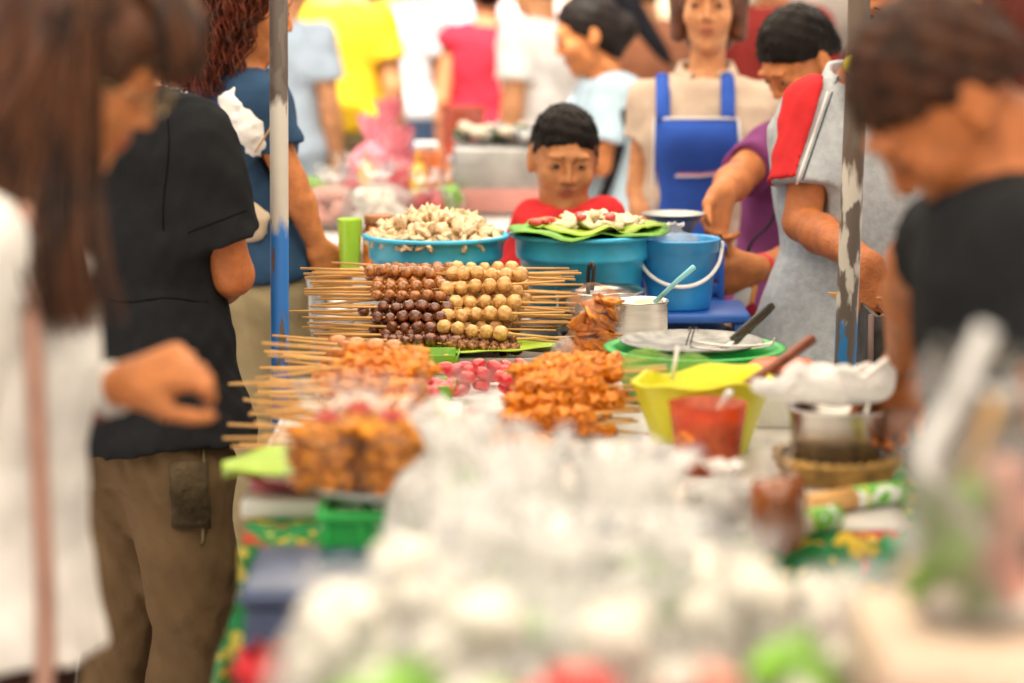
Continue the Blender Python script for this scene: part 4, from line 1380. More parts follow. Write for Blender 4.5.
# --- flat patties, sticks pointing left
pat = skewer('skewer of flat orange brown patties with its stick pointing left', 'orange patty skewers', 4, .0175, patty_m, .24, .10, 'disc', 'patty', seed=3)
sp = []
for i in range(3):
    for j in range(5):
        p = onz(418 - 3 * j, 392 - 9 * i - 3 * j, ZT + .03 + .020 * i)
        sp.append(((p.x + random.gauss(0, .006), 4.02 + .075 * i + .036 * j, ZT + .035 + .024 * i + .004 * j), random.gauss(-.14, .16), random.gauss(.03, .05)))
pile(pat, sp)
# --- orange meat, a fan of sticks pointing left
om = skewer('skewer of orange battered meat in the fan of sticks on the left', 'orange meat skewers pointing left', 4, .0165, orange_meat, .27, .8, 'lump', 'meat_piece', seed=5)
sp = []
for i in range(6):
    for j in range(5):
        sp.append(((-.150 + random.gauss(0, .012) - .010 * (j % 2), 3.66 + .045 * i + .05 * (j) * .7, ZT + .030 + .019 * i), random.gauss(-.20 + .07 * i, .17), random.gauss(.02, .07)))
pile(om, sp)
# --- orange fried meat, sticks pointing right
of = skewer('skewer of orange fried meat with its stick pointing right toward the lime tub', 'orange meat skewers pointing right', 5, .0150, orange_meat, .225, .85, 'lump', 'meat_piece', seed=8)
sp = []
for i in range(4):
    for j in range(6):
        sp.append(((-.045 + .030 * random.random() + .012 * i + .02 * (j % 3), 3.83 + .050 * j + .02 * i, ZT + .026 + .024 * i), math.pi + random.gauss(.10, .2), random.gauss(.0, .05)))
pile(of, sp)

# trays for those rows
for (x, y, sx, sy, lb) in ((-.24, 3.90, .30, .56, 'white plastic tray under the fan of orange meat skewers'), (.09, 3.97, .34, .36, 'white plastic tray under the orange fried skewers by the lime tub'), (-.03, 4.36, .26, .28, 'white plastic tray of red sausages in front of the banana leaf')):
    t = thing('food_tray', (x, y, ZT), lb, 'tray')
    mk('tray_base', rbox((x, y, ZT + .004), (sx, sy, .006), .002), white_pl, t)
    for k in (-1, 1):
        mk('rim', rbox((x + k * sx / 2, y, ZT + .010), (.006, sy, .018), .002), white_pl, t)
        mk('rim', rbox((x, y + k * (sy / 2 - .0031), ZT + .012), (sx - .0065, .006, .018), .002), white_pl, t)

# red sausages
sg_proto = []
for k in range(3):
    sg_proto.append(tube([(-.016, 0, 0), (-.0135, 0, 0), (-.007, 0, .001), (.007, 0, .001), (.0135, 0, 0), (.016, 0, 0)], [.004, .009, .0115, .0115, .009, .004], 12))
base_s = [mk('sausage', gg, red_saus) for gg in sg_proto]
for k in range(64):
    o = base_s[k] if k < 3 else base_s[k % 3].copy()
    if k >= 3: COL.objects.link(o)
    lay = 0 if k < 42 else 1
    if k % 7 == 0: p = V(random.uniform(-.155, -.10), random.uniform(4.13, 4.24), ZT + .045)
    else: p = V(random.uniform(-.13, .075), random.uniform(4.25, 4.45), ZT + .02 + .020 * lay + random.uniform(0, .006))
    place(o, p, random.uniform(0, 6.28), random.gauss(0, .25))
    tag(o, 'short glossy red sausage lying in the tray in front of the banana leaf', 'sausage', 'red sausages')
# leaf cups
for (px, py, lb) in ((432, 402, 'small folded banana leaf cup below the red sausages'), (438, 370, 'folded banana leaf cup beside the orange patties'), (428, 428, 'banana leaf cup half hidden behind the tied snack bags')):
    p = onz(px, py, ZT + .02)
    t = thing('leaf_cup', (p.x, p.y, ZT), lb, 'leaf cup')
    mk('cup_base', rbox((p.x, p.y, ZT + .022), (.062, .075, .008), .002), leaf_m, t)
    for k in (-1, 1):
        mk('cup_side', rbox((p.x, p.y + k * .040, ZT + .036), (.066, .003, .042), .001, rx=k * -.3), leaf_m, t)
        mk('cup_side', rbox((p.x + k * .034, p.y, ZT + .036), (.003, .072, .042), .001, ry=k * .3), leaf_m, t)
    g = G()
    for q in range(9): g.add(blob((p.x + random.uniform(-.02, .02), p.y + random.uniform(-.025, .025), ZT + .036), .011, 2, .4, 3, q))
    mk('filling', g.geo(), orange_meat, t)

# --- blue basins
BZ = ZT
b1c = V(*at(436, 230, 5.2)); b2c = V(*at(583, 230, 5.2))
bowl('basin', (b1c.x, 5.2, BZ), .112, .146, .208, 'blue plastic basin heaped with pale fried crisps', 'basin', blue_pl)
bowl('basin', (b2c.x, 5.2, BZ), .112, .146, .212, 'blue plastic basin topped with banana leaf and noodle salad', 'basin', blue_pl)
var = [mk('fried_crisp', blob((0, 0, 0), .0165, 2, .75, 1.7, k * 3.3, (1.15, .85, .45)), crisp) for k in range(7)]
n_ = 0
for k in range(210):
    a = random.uniform(0, 6.283); rr = .142 * math.sqrt(random.random())
    hmax = .062 * (1 - (rr / .150) ** 2) + .012 * noise.noise(Vector((rr * 20 * math.cos(a), rr * 20 * math.sin(a), 1)))
    zz = BZ + .190 + hmax * (1.0 if k % 3 else random.random())
    o = var[k] if k < 7 else var[k % 7].copy()
    if k >= 7: COL.objects.link(o)
    place(o, (b1c.x + rr * math.cos(a), 5.2 + rr * math.sin(a), zz), random.uniform(0, 6.28), random.gauss(0, .6), random.gauss(0, .6))
    tag(o, 'pale curled fried crisp heaped in the blue basin', 'fried snack', 'fried crisps heaped in the basin')
tag(mk('crisp_fill', lathe([(0, .235), (.06, .225), (.11, .20), (.138, .186), (.10, .10), (0, .09)], 32, (b1c.x, 5.2, BZ)), crisp), 'mass of fried crumbs filling the basin below its crisps', 'fried snack', None, 'stuff')

def leaf_disc(c, r, label, m, seed, tilt=0):
    def fn(u, v):
        a = 2 * math.pi * u; rr = r * v * (1 + .10 * math.sin(3 * a + seed) + .06 * math.sin(7 * a))
        return V(c[0] + rr * math.cos(a), c[1] + rr * math.sin(a), c[2] + .020 * v ** 3 + .020 * v * noise.noise(Vector((math.cos(a) * 2, math.sin(a) * 2, seed))) - .018 * v ** 6)
    o = mk('banana_leaf', sheet(fn, 48, 10), m); solid(o, .002)
    return tag(o, label, 'leaf')
leaf_disc((b2c.x, 5.2, BZ + .213), .172, 'round banana leaf laid over the right blue basin', leaf_m, 2)
leaf_disc((b2c.x + .02, 5.19, BZ + .222), .135, 'smaller paler banana leaf on top of the covered basin', leaf_lt, 7)
nood = mat('pale_noodles', (.80, .68, .45), rough=.5, var=.15)
nv = [mk('noodle_tuft', blob((0, 0, 0), .016, 2, .7, 2.4, k * 2.9, (1.2, 1, .6)), nood) for k in range(4)]
for k in range(46):
    a = random.uniform(0, 6.283); rr = .088 * math.sqrt(random.random())
    o = nv[k] if k < 4 else nv[k % 4].copy()
    if k >= 4: COL.objects.link(o)
    place(o, (b2c.x + .03 + rr * math.cos(a), 5.18 + rr * .8 * math.sin(a), BZ + .226 + .022 * (1 - (rr / .1) ** 2)), random.uniform(0, 6.28), random.gauss(0, .4))
    tag(o, 'tuft of pale noodles piled on the leaf covered basin', 'noodles', 'noodle tufts on the banana leaf')
redpc = mat('tomato_red', (.65, .05, .03), rough=.3, coat=.4)
pv = mk('tomato_piece', blob((0, 0, 0), .012, 2, .4, 2, 1, (1.3, 1, .7)), redpc)
for k in range(9):
    o = pv if k == 0 else pv.copy()
    if k: COL.objects.link(o)
    x = b2c.x + (random.uniform(-.11, -.07) if k < 4 else random.uniform(-.02, .06))
    place(o, (x, 5.14 + random.uniform(-.03, .05), BZ + .250 if k >= 4 else BZ + .24), random.uniform(0, 6.28))
    tag(o, 'red tomato piece among the noodles on the banana leaf', 'tomato', 'tomato pieces on the salad')

# --- blue bucket on a crate
bk = at(679, 236, 5.2)
def crate(name, c, size, m, label, cat='crate', slots=4):
    x, y, z = c; sx, sy, sz = size
    t = thing(name, (x, y, z), label, cat)
    mk('crate_base', rbox((x, y, z + .006), (sx - .012, sy - .012, .01), .002), m, t)
    for k in (-1, 1):
        g = G()
        nb = 4
        for b in range(nb):
            zz = z + .012 + (sz - .02) * (b + .5) / nb
            g.add(rbox((x, y + k * (sy / 2 - .004), zz), (sx, .006, (sz / nb) * .62), .0015))
        for q in range(5): g.add(rbox((x - sx / 2 + .006 + (sx - .012) * q / 4, y + k * (sy / 2 - .0035), z + sz / 2), (.012, .010, sz), .0015))
        mk('crate_side', g.geo(), m, t)
        g = G()
        for b in range(nb):
            zz = z + .012 + (sz - .02) * (b + .5) / nb
            g.add(rbox((x + k * (sx / 2 - .004), y, zz), (.006, sy - .03, (sz / nb) * .62), .0015))
        mk('crate_side', g.geo(), m, t)
    mk('crate_rim', G().add(rbox((x, y - sy / 2, z + sz), (sx + .012, .014, .012), .003)).add(rbox((x, y + sy / 2, z + sz), (sx + .012, .014, .012), .003)).add(rbox((x - sx / 2, y, z + sz + .0005), (.014, sy - .0145, .012), .003)).add(rbox((x + sx / 2, y, z + sz + .0005), (.014, sy - .0145, .012), .003)).geo(), m, t)
    return t
blue_dk = mat('dark_blue_plastic', (.015, .10, .42), rough=.4, var=.06)
tag(mk('plastic_stool', G().add(rbox((bk.x + .03, 5.22, ZT + .034), (.24, .22, .022), .008)).add(rbox((bk.x - .07, 5.14, ZT + .010), (.03, .03, .024), .004)).add(rbox((bk.x + .13, 5.14, ZT + .010), (.03, .03, .024), .004)).add(rbox((bk.x - .07, 5.30, ZT + .010), (.03, .03, .024), .004)).add(rbox((bk.x + .13, 5.30, ZT + .010), (.03, .03, .024), .004)).geo(), blue_dk), 'low dark blue plastic stand under the blue bucket', 'stand')
BKZ = ZT + .0455
bu = thing('bucket', (bk.x, 5.2, BKZ), 'blue plastic bucket with a white carrying handle', 'bucket')
hB = .152
mk('bucket_wall', lathe([(0, .003), (.066, 0), (.070, .005), (.082, hB - .03), (.087, hB - .028), (.089, hB - .005), (.092, hB - .002), (.088, hB + .001), (.083, hB - .004), (.066, .008), (0, .007)], 48, (bk.x, 5.2, BKZ)), blue_pl2, bu)
mk('handle', tube([V(bk.x + .092 * math.cos(t), 5.2 - .094 * math.sin(t) * .9, BKZ + hB - .018 - .078 * math.sin(t)) for t in np.linspace(-.05, math.pi + .05, 30)], .0045, 8), white_pl, bu)
for k in (-1, 1): mk('handle_lug', rbox((bk.x + k * .0935, 5.2, BKZ + hB - .018), (.008, .022, .022), .003), white_pl, bu)
tag(mk('plastic_bag', bag_geo((bk.x - .01, 5.2, BKZ + hB - .055), .055, .085, 3, .8, .3, .4), film_milk), 'crumpled clear bag stuffed in the mouth of the blue bucket', 'plastic bag')
cr = at(680, 235, 5.46)
crate('crate', (cr.x, 5.46, ZT), (.19, .15, .155), blue_dk, 'dark blue slatted crate behind the bucket, carrying a metal bowl')
bowl('mixing_bowl', (cr.x - .015, 5.46, ZT + .164), .035, .068, .062, 'small dull metal bowl on the crate in front of the blue apron', 'bowl', alu, .004, False, .002)

# --- pots with spoon and ladle
p1 = at(600, 285, 4.98)
pt = thing('cooking_pot', (p1.x, 4.98, ZT), 'wide dented steel pot with a black ladle, between the basin and the fried snack bag', 'pot')
mk('pot_wall', lathe([(0, .002), (.080, 0), (.086, .006), (.090, .10), (.094, .112), (.096, .114), (.091, .116), (.087, .10), (.083, .008), (0, .006)], 48, (p1.x, 4.98, ZT), .05), steel, pt)
mk('contents', lathe([(0, .09), (.085, .09), (.084, .07), (0, .07)], 32, (p1.x, 4.98, ZT), .1), mat('dark_soup', (.12, .06, .03), rough=.15), pt)
ld = thing('ladle', at(591, 300, 4.97), 'black handled ladle standing upright in the wide steel pot', 'ladle')
mk('handle', tube(curve_pts([at(589, 312, 4.98), at(588, 285, 4.97), at(589, 268, 4.96), at(592, 263, 4.96), at(594, 270, 4.955), at(592, 290, 4.96)], 20), .0045, 8), mat('black_plastic', (.015, .015, .016), rough=.35), ld)
mk('ladle_bowl', lathe([(0, -.012), (.016, -.008), (.024, .004), (.022, .004), (.014, -.006), (0, -.009)], 20, at(589, 318, 4.985)), steel, ld)
p2 = at(639, 298, 4.75)
pt = thing('cooking_pot', (p2.x, 4.75, ZT), 'small straight sided steel pot with a pale blue spoon', 'pot')
mk('pot_wall', lathe([(0, .002), (.053, 0), (.057, .004), (.058, .118), (.0605, .121), (.0605, .124), (.056, .123), (.0545, .006), (0, .005)], 48, (p2.x, 4.75, ZT), .015), steel, pt)
mk('contents', lathe([(0, .117), (.055, .115), (.053, .09), (0, .09)], 32, (p2.x, 4.75, ZT), .12), mat('pale_sauce', (.72, .55, .34), rough=.4, var=.3, vs=60, bump=.4), pt)
sp_ = thing('spoon', at(662, 296, 4.75), 'pale blue plastic spoon leaning out of the small steel pot', 'spoon')
mk('handle', tube([at(655, 302, 4.75), at(676, 282, 4.72), at(694, 267, 4.70)], [.0050, .0052, .0062], 8, flat=(V(0, 1, 0), .5)), mat('pale_blue_plastic', (.28, .66, .74), rough=.35, var=.04), sp_)
mk('spoon_bowl', blob(at(650, 306, 4.755), .015, 2, 0, scl=(1.2, 1, .35)), MATS['pale_blue_plastic'], sp_)

# --- tied bag of fried snack standing upright
q = onz(582, 379, ZT)
fb = thing('snack_bag', (q.x, q.y, ZT), 'tall clear bag of orange fried snack standing before the steel pots', 'snack bag')
yb = q.y


def panel(pts, thick, yy, seed, bulge=.012):
    """closed pillow whose outline is given in pixels, with real thickness"""
    c = sum((at(x, y, yy) for x, y in pts), V(0, 0, 0)) / len(pts)
    out = curve_pts([at(x, y, yy) for x, y in pts] + [at(*pts[0], yy)], 44)[:-1]
    vs, fs = [], []
    nr = 9; n = len(out)
    for side in (1, -1):
        for j in range(nr):
            t = j / (nr - 1)
            for k in range(n):
                p = c.lerp(out[k], t)
                h_ = thick * (1 - t ** 2.6)
                nz = noise.noise(p * 34 + V(seed, seed * 2, side * 4)) + .6 * abs(noise.noise(p * 80 + V(seed, 0, side)))
                vs.append(p + V(0, -side * (h_ + bulge * nz * (1 - t ** 4)), 0))
    for sidx in range(2):
        o = sidx * nr * n
        for j in range(nr - 1):
            for k in range(n):
                k2 = (k + 1) % n
                fc = (o + j * n + k, o + j * n + k2, o + (j + 1) * n + k2, o + (j + 1) * n + k)
                fs.append(fc if sidx == 0 else fc[::-1])
    return vs, fs
g = G()
for k in range(34):
    t = random.random(); v_ = random.random()
    px = 594 + (v_ - .5) * 34 - (t - .5) * 26; py = 300 + t * 70
    g.add(blob(at(px, py, yb + random.uniform(-.014, .016)), .019, 2, .8, 2.6, k, (1.3, .35, 1.1), rrot(), .08))
mk('fried_snack', g.geo(), mat('orange_crisp', (.88, .24, .008), rough=.35, var=.4, vs=50, bump=.7, bs=70, coat=.3), fb)
mk('bag', panel([(566, 300), (590, 282), (620, 296), (616, 330), (604, 352), (594, 379), (560, 382), (552, 372), (560, 345), (572, 322)], .030, yb, 2), film, fb)
mk('bag_seam', panel([(552, 345), (566, 336), (575, 348), (566, 376), (552, 377), (549, 362)], .008, yb - .03, 5), film_milk, fb)

# --- green basin with a tray of utensils
gb = at(695, 348, 4.32)
bowl('basin', (gb.x, 4.32, ZT), .125, .150, .098, 'round green plastic basin covered by a steel tray of utensils', 'basin', green_pl, .014)
tr = mk('round_tray', lathe([(0, .101), (.104, .100), (.119, .105), (.128, .110), (.130, .108), (.120, .101), (.104, .096), (0, .096)], 56, (gb.x - .006, 4.32, ZT)), mat('scratched_tray', (.26, .26, .25), rough=.5, metal=.85, var=.3, vs=30, bump=.2))
tag(tr, 'round dull steel tray lying on the green basin', 'tray')
kz_ = ZT + .112
sp_ = thing('spatula', (gb.x + .05, 4.30, kz_), 'steel spatula with a black blade edge leaning up off the round tray', 'spatula')
mk('blade', panel([(729, 338), (742, 326), (768, 304), (775, 306), (772, 312), (748, 334), (736, 345)], .0015, 4.27, 3, .0004), mat('dark_steel', (.10, .11, .10), rough=.2, metal=.9), sp_)
mk('handle', tube([at(735, 342, 4.27), at(716, 352, 4.28)], .004, 8), steel, sp_)
tg = thing('tongs', (gb.x + .02, 4.26, kz_), 'thin wire tongs lying across the round tray', 'tongs')
for k in (0, 1):
    mk('arm', tube(curve_pts([at(690, 341 + 6 * k, 4.25), at(730, 346 + 4 * k, 4.24), at(768, 344 + 2 * k, 4.24), at(775, 338, 4.24)], 14), .0022, 6), steel, tg)
tg = thing('wire_tongs', (gb.x - .01, 4.22, kz_), 'bent wire tongs standing up from the tray', 'tongs')
for k in (0, 1): mk('arm', tube(curve_pts([at(686 + 4 * k, 345, 4.25), at(691 + 4 * k, 328, 4.25), at(688 + 10 * k, 330, 4.24)], 10), .0013, 6), mat('dark_wire', (.03, .03, .03), rough=.4), tg)

# --- lime tub, green film, wooden spatula
lt_ = at(706, 374, 3.86)
bowl('tub', (lt_.x, 3.86, ZT), .076, .113, .120, 'lime yellow plastic tub behind the orange sauce cup', 'tub', lime_pl, .003, False, .003, wob=.14)
tag(mk('plastic_bag', panel([(618, 374), (626, 354), (650, 347), (672, 356), (694, 352), (722, 368), (716, 384), (660, 386), (630, 386)], .004, 3.985, 9, .010), film_green), 'green tinted film bag behind the rim of the lime tub', 'plastic bag')
tag(mk('spoon', tube([at(672, 380, 3.92), at(678, 346, 3.92)], .0038, 8, flat=(V(0, 1, 0), .5)), white_pl), 'white plastic spoon handle standing up from the green film bag', 'spoon')
ws = thing('wooden_spatula', at(740, 390, 3.86), 'brown wooden spatula leaning out of the lime tub', 'spatula')
mk('handle', tube([at(733, 394, 3.84), at(775, 366, 3.92), at(812, 339, 3.98)], [.0075, .0090, .0098], 12), mat('reddish_wood', (.20, .050, .018), rough=.45, var=.25, vs=16, stretch=(1, 6, 1)), ws)
mk('spatula_blade', blob(at(722, 402, 3.83), .022, 2, 0, scl=(1.2, .3, .9)), MATS['reddish_wood'], ws)

# --- orange sauce cup
oc = at(708, 408, 3.68)
cp = thing('sauce_cup', (oc.x, 3.68, ZT), 'clear orange plastic cup of chilli sauce holding a white spoon', 'cup')
mk('cup_wall', lathe([(0, .002), (.044, 0), (.047, .005), (.060, .106), (.0625, .109), (.0585, .109), (.0455, .008), (0, .006)], 40, (oc.x, 3.68, ZT)), plastic_film('orange_cup_plastic', (.90, .22, .06), clear=.40, milk=.58, gloss=.1), cp)
mk('sauce', lathe([(0, .088), (.054, .086), (.053, .06), (.044, .012), (0, .010)], 30, (oc.x, 3.68, ZT), .06), mat('chilli_sauce', (.72, .20, .025), rough=.2, var=.5, vs=70, bump=.4), cp)
s_ = thing('spoon', at(720, 412, 3.68), 'white spoon leaning in the orange sauce cup', 'spoon')
mk('handle', tube([at(715, 418, 3.685), at(722, 405, 3.67), at(730, 392, 3.65)], [.005, .006, .0065], 8, flat=(V(0, 1, 0), .5)), white_pl, s_)
mk('spoon_bowl', blob(at(712, 422, 3.69), .013, 2, 0, scl=(1, 1, .4)), white_pl, s_)

# --- steel pail with napkins in a wicker basket
sb = at(838, 408, 3.62)
wk = mat('wicker', (.42, .24, .06), rough=.55, var=.35, vs=40)
bs = thing('wicker_basket', (sb.x, 3.62, ZT), 'low woven wicker basket under the steel pail of napkins', 'basket')
g = G()
nst = 36
for ring in range(6):
    for ph in (0, 1):
        pts = []
        for k in range(nst * 4 + 1):
            a = 2 * math.pi * k / (nst * 4)
            rr = .076 + .0035 * ring + .0035 * math.sin(a * nst / 2 + math.pi * (ring + ph))
            pts.append((sb.x + rr * math.cos(a), 3.62 + rr * math.sin(a), ZT + .006 + ring * .0062 + .003 * math.sin(a * nst / 2 + ph * math.pi)))
        g.add(tube(pts, .0034, 5, cap=False))
mk('weave', g.geo(), wk, bs)
g = G()
for k in range(nst):
    a = 2 * math.pi * (k + .5) / nst
    g.add(tube([(sb.x + .073 * math.cos(a), 3.62 + .073 * math.sin(a), ZT + .002), (sb.x + .098 * math.cos(a + .14), 3.62 + .098 * math.sin(a + .14), ZT + .046)], .0026, 5))
mk('stakes', g.geo(), wk, bs)
mk('basket_base', lathe([(0, .006), (.074, .006), (.076, .002), (0, .002)], 32, (sb.x, 3.62, ZT)), wk, bs)
pl = thing('steel_pail', (sb.x, 3.62, ZT + .016), 'shiny steel pail standing in the wicker basket', 'pail')
mk('pail_wall', lathe([(0, .002), (.062, 0), (.066, .004), (.0745, .092), (.077, .095), (.078, .098), (.073, .099), (.064, .008), (0, .006)], 56, (sb.x, 3.62, ZT + .016), .01), steel, pl)
napm = cloth('tissue_paper', (.82, .81, .80), bump=.1, sheen=0)
for k, (pts, dy) in enumerate((([(752, 378), (775, 383), (785, 368), (800, 360), (815, 372), (840, 376), (845, 404), (800, 402), (770, 398), (752, 390)], -.075), ([(820, 372), (845, 364), (862, 374), (875, 366), (895, 352), (897, 372), (888, 398), (850, 405), (825, 404)], -.06), ([(790, 372), (820, 362), (850, 370), (870, 362), (880, 385), (850, 398), (800, 398)], .01), ([(800, 378), (830, 368), (862, 372), (868, 398), (806, 400)], .045))):
    tag(mk('napkin', panel(pts, .010, 3.62 + dy, k * 3.1, .010), napm), ['white paper napkin folded over the left lip of the steel pail', 'white paper napkin with a raised corner at the right lip of the steel pail', 'white napkin bunched in the middle of the steel pail', 'white napkin at the back of the steel pail'][k], 'napkin')
tag(mk('lid', lathe([(0, .012), (.05, .010), (.062, .002), (.058, .0), (0, .006)], 36, onz(800, 392, ZT + .10) + V(0, .25, 0)), mat('orange_plastic', (.80, .13, .03), rough=.4)), 'orange plastic lid behind the paper napkins', 'lid')
tag(mk('stand_box', rbox(onz(800, 392, ZT + .10) + V(0, .25, -.052), (.10, .09, .096), .006), foam_m), 'white foam block under the orange lid', 'foam box')
tag(mk('plastic_bag', panel([(884, 410), (902, 404), (916, 410), (912, 430), (898, 462), (880, 458), (878, 432)], .02, 3.60, 12), film_milk), 'shiny twisted clear bag beside the steel pail', 'plastic bag')
# rolls
roll_m = mat('biscuit_wrapper', (.72, .40, .13), rough=.4, var=.12)
for k, (y0, lb) in enumerate(((500, 'long orange paper roll with a green and white wrapped end below the basket'), (520, 'second orange and green roll, lying nearer the sauce bag'))):
    if k: a, b = onz(760, 530, ZT + .016), onz(838, 516, ZT + .016)
    else: a, b = onz(806, 505, ZT + .018), onz(902, 492, ZT + .018)
    rl = thing('snack_roll', (a + b) / 2, lb, 'snack roll')
    c1 = a.lerp(b, .48)
    mk('roll', tube([a, a.lerp(c1, .03), c1], [.012, .0165, .0165], 20), roll_m, rl)
    mk('wrapper', tube([c1, a.lerp(b, .97), b], [.0172, .0172, .013], 20), spotted('green_wrapper', (.16, .50, .06), [(.80, .82, .76)], 24, .35, .45) if not k else bpy.data.materials['green_wrapper'], rl)
    mk('band', tube([a.lerp(b, .56), a.lerp(b, .585)], .0177, 20), lime_pl, rl)
# sauce bag
q = onz(778, 548, ZT)
sa = thing('sauce_bag', (q.x, q.y, ZT), 'small clear bag of dark brown sauce beside the white bags', 'sauce bag')
mk('bag', bag_geo((q.x, q.y, ZT), .040, .15, 6, .62, .3, .5, .10), film, sa)
mk('sauce', lathe([(0, .004), (.032, .004), (.037, .02), (.038, .07), (.036, .092), (0, .096)], 28, (q.x, q.y, ZT), .10), mat('brown_sauce', (.34, .095, .018), rough=.15, coat=.5), sa)

# --- left front corner: leaf, plates, green basket, snack bags
wt = onz(282, 512, ZT)
tag(mk('food_tray', rbox((wt.x + .04, 3.47, ZT + .012), (.19, .22, .028), .006), white_pl), 'white tray at the front left corner of the skewer table', 'tray')
tag(mk('plate', lathe([(0, .006), (.07, .006), (.105, .016), (.106, .020), (.07, .010), (0, .010)], 40, (wt.x + .04, 3.47, ZT + .0265)), mat('red_plastic', (.50, .02, .025), rough=.35)), 'red plastic plate on the white corner tray', 'plate')
leaf((-.415, 3.40, ZT + .056), (-.17, 3.44, ZT + .070), .20, 'rounded pale green banana leaf on the red plate', leaf_lt, .02, 5)
crate('plastic_basket', (-.150, 3.16, .0 + ZT - .01), (.20, .16, .075), green_pl, 'bright green plastic basket under the plate of snack bags', 'basket')
tag(mk('basket_stand', G().add(rbox((-.150, 3.16, ZT - .027), (.30, .2, .03), .004)).geo(), wood), 'plywood board bridging the two tables under the green basket', 'board')
PZ = ZT + .073
tag(mk('plate', lathe([(0, .004), (.075, .004), (.110, .018), (.112, .022), (.075, .009), (0, .009)], 48, (-.165, 3.18, PZ)), white_pl), 'white plate of orange snack bags on the green basket', 'plate')
snack = mat('orange_snack', (.97, .30, .012), rough=.5, var=.35, vs=60, bump=.8, bs=80)


def filled_bag(name, c, r, h, seed, label, cat, fills, bagm=None, group=None, neck=.66, lean=(0, 0), tie=None, sx=1.0, level=.55, **k):
    t = thing(name, c, label, cat, group)
    mk('bag', bag_geo(c, r, h, seed, neck, lean=lean, sx=sx, **k), bagm or film, t)
    if tie is not None: mk('tie', tube([(c[0] + lean[0] * neck + r * .24 * math.cos(a), c[1] + r * .24 * math.sin(a), c[2] + h * (neck + .025)) for a in np.linspace(0, 6.283, 14)], .003, 6), tie, t)
    for (pn, m_, n, rr, amp, scl) in fills:
        g = G()
        for i in range(n):
            a = random.uniform(0, 6.283); q_ = (r * .90 - rr) * math.sqrt(random.random()); z = random.uniform(.03 + rr / h * .6, level) * h
            g.add(blob((c[0] + q_ * math.cos(a) * sx + lean[0] * z / h, c[1] + q_ * math.sin(a) + lean[1] * z / h, c[2] + z), rr * random.uniform(.7, 1.2), 2, amp, 2.2, seed + i * 1.9, scl, rrot()))
        mk(pn, g.geo(), m_, t)
    return t


tie_r = mat('red_band', (.70, .06, .08), rough=.4)
for k, (px, dy, h, lb) in enumerate(((328, 0, .150, 'tied clear bag of orange snack on the white plate, nearest the skewer sticks'), (392, -.01, .155, 'tied clear bag of orange snack on the white plate, beside the green leaf cups'), (360, .06, .150, 'tied clear bag of orange snack at the back of the white plate'))):
    x = at(px, 480, 3.16 + dy).x
    filled_bag('snack_bag', (x, 3.16 + dy, PZ + .008), .058, h, 2 + k * 3, lb, 'snack bag', [('snack', snack, 260, .0085, .7, (1.6, .7, .7))], tie=tie_r, level=.62, flare=.75)
x = at(474, 470, 3.35).x
filled_bag('snack_bag', (x, 3.35, ZT + .030), .050, .185, 12, 'tied clear bag of orange snack in front of the red sausages', 'snack bag', [('snack', snack, 110, .0105, .7, (1.4, .7, .7))], tie=tie_r, level=.6)
tag(mk('foam_box', rbox((x, 3.36, ZT + .011), (.13, .12, .030), .005), foam_m), 'foam slab under the lone snack bag behind the white bags', 'foam box')

filled_bag('snack_bag', onz(722, 532, ZT), .055, .095, 15, 'squat greyish clear bag between the white bags and the dark sauce bag', 'snack bag', [('filling', mat('grey_white_filling', (.60, .58, .55), rough=.5), 14, .022, .5, (1, 1, .7))], plastic_film('grey_film', (.9, .9, .9), clear=.55, milk=.45, gloss=.15), level=.6, neck=.8)
# --- white carrier bags
greenveg = mat('fresh_greens', (.20, .46, .03), rough=.4, var=.35, vs=30)
redveg = mat('red_chilli', (.72, .05, .04), rough=.35, var=.2)
cream = mat('white_noodles', (.80, .77, .68), rough=.5, var=.12, vs=40, bump=.5)
pinkf = mat('pink_filling', (.80, .36, .28), rough=.5, var=.2)
spots_ = ((452, 2.98, .085, .215, 'white carrier bag knotted beside the orange snack bags', (.01, 0)), (520, 2.70, .105, .235, 'large white carrier bag in the middle of the heap', (.0, 0)), (610, 2.72, .110, .215, 'wide white carrier bag in front of the orange fried skewers', (.02, .0)), (560, 2.42, .10, .20, 'white carrier bag sagging at the front of the white heap', (0, 0)), (672, 2.55, .080, .175, 'white carrier bag nearest the dark sauce bag', (0, 0)), (470, 2.5, .09, .215, 'white carrier bag with greens at the left of the white heap', (0, 0)))
for k, (px, Y, r, h, lb, ln) in enumerate(spots_):
    x = at(px, 500, Y).x
    zb = ZT + .009 if Y < 2.77 else ZT - .012
    filled_bag('carrier_bag', (x, Y, .769), r, h, 20 + k * 2.3, lb, 'carrier bag', [('greens', greenveg, 4, .022, .5, (1.4, .8, .7))], film_white, level=.62, neck=.74, lean=ln, pinch=.42, flare=.60, crk=.24)

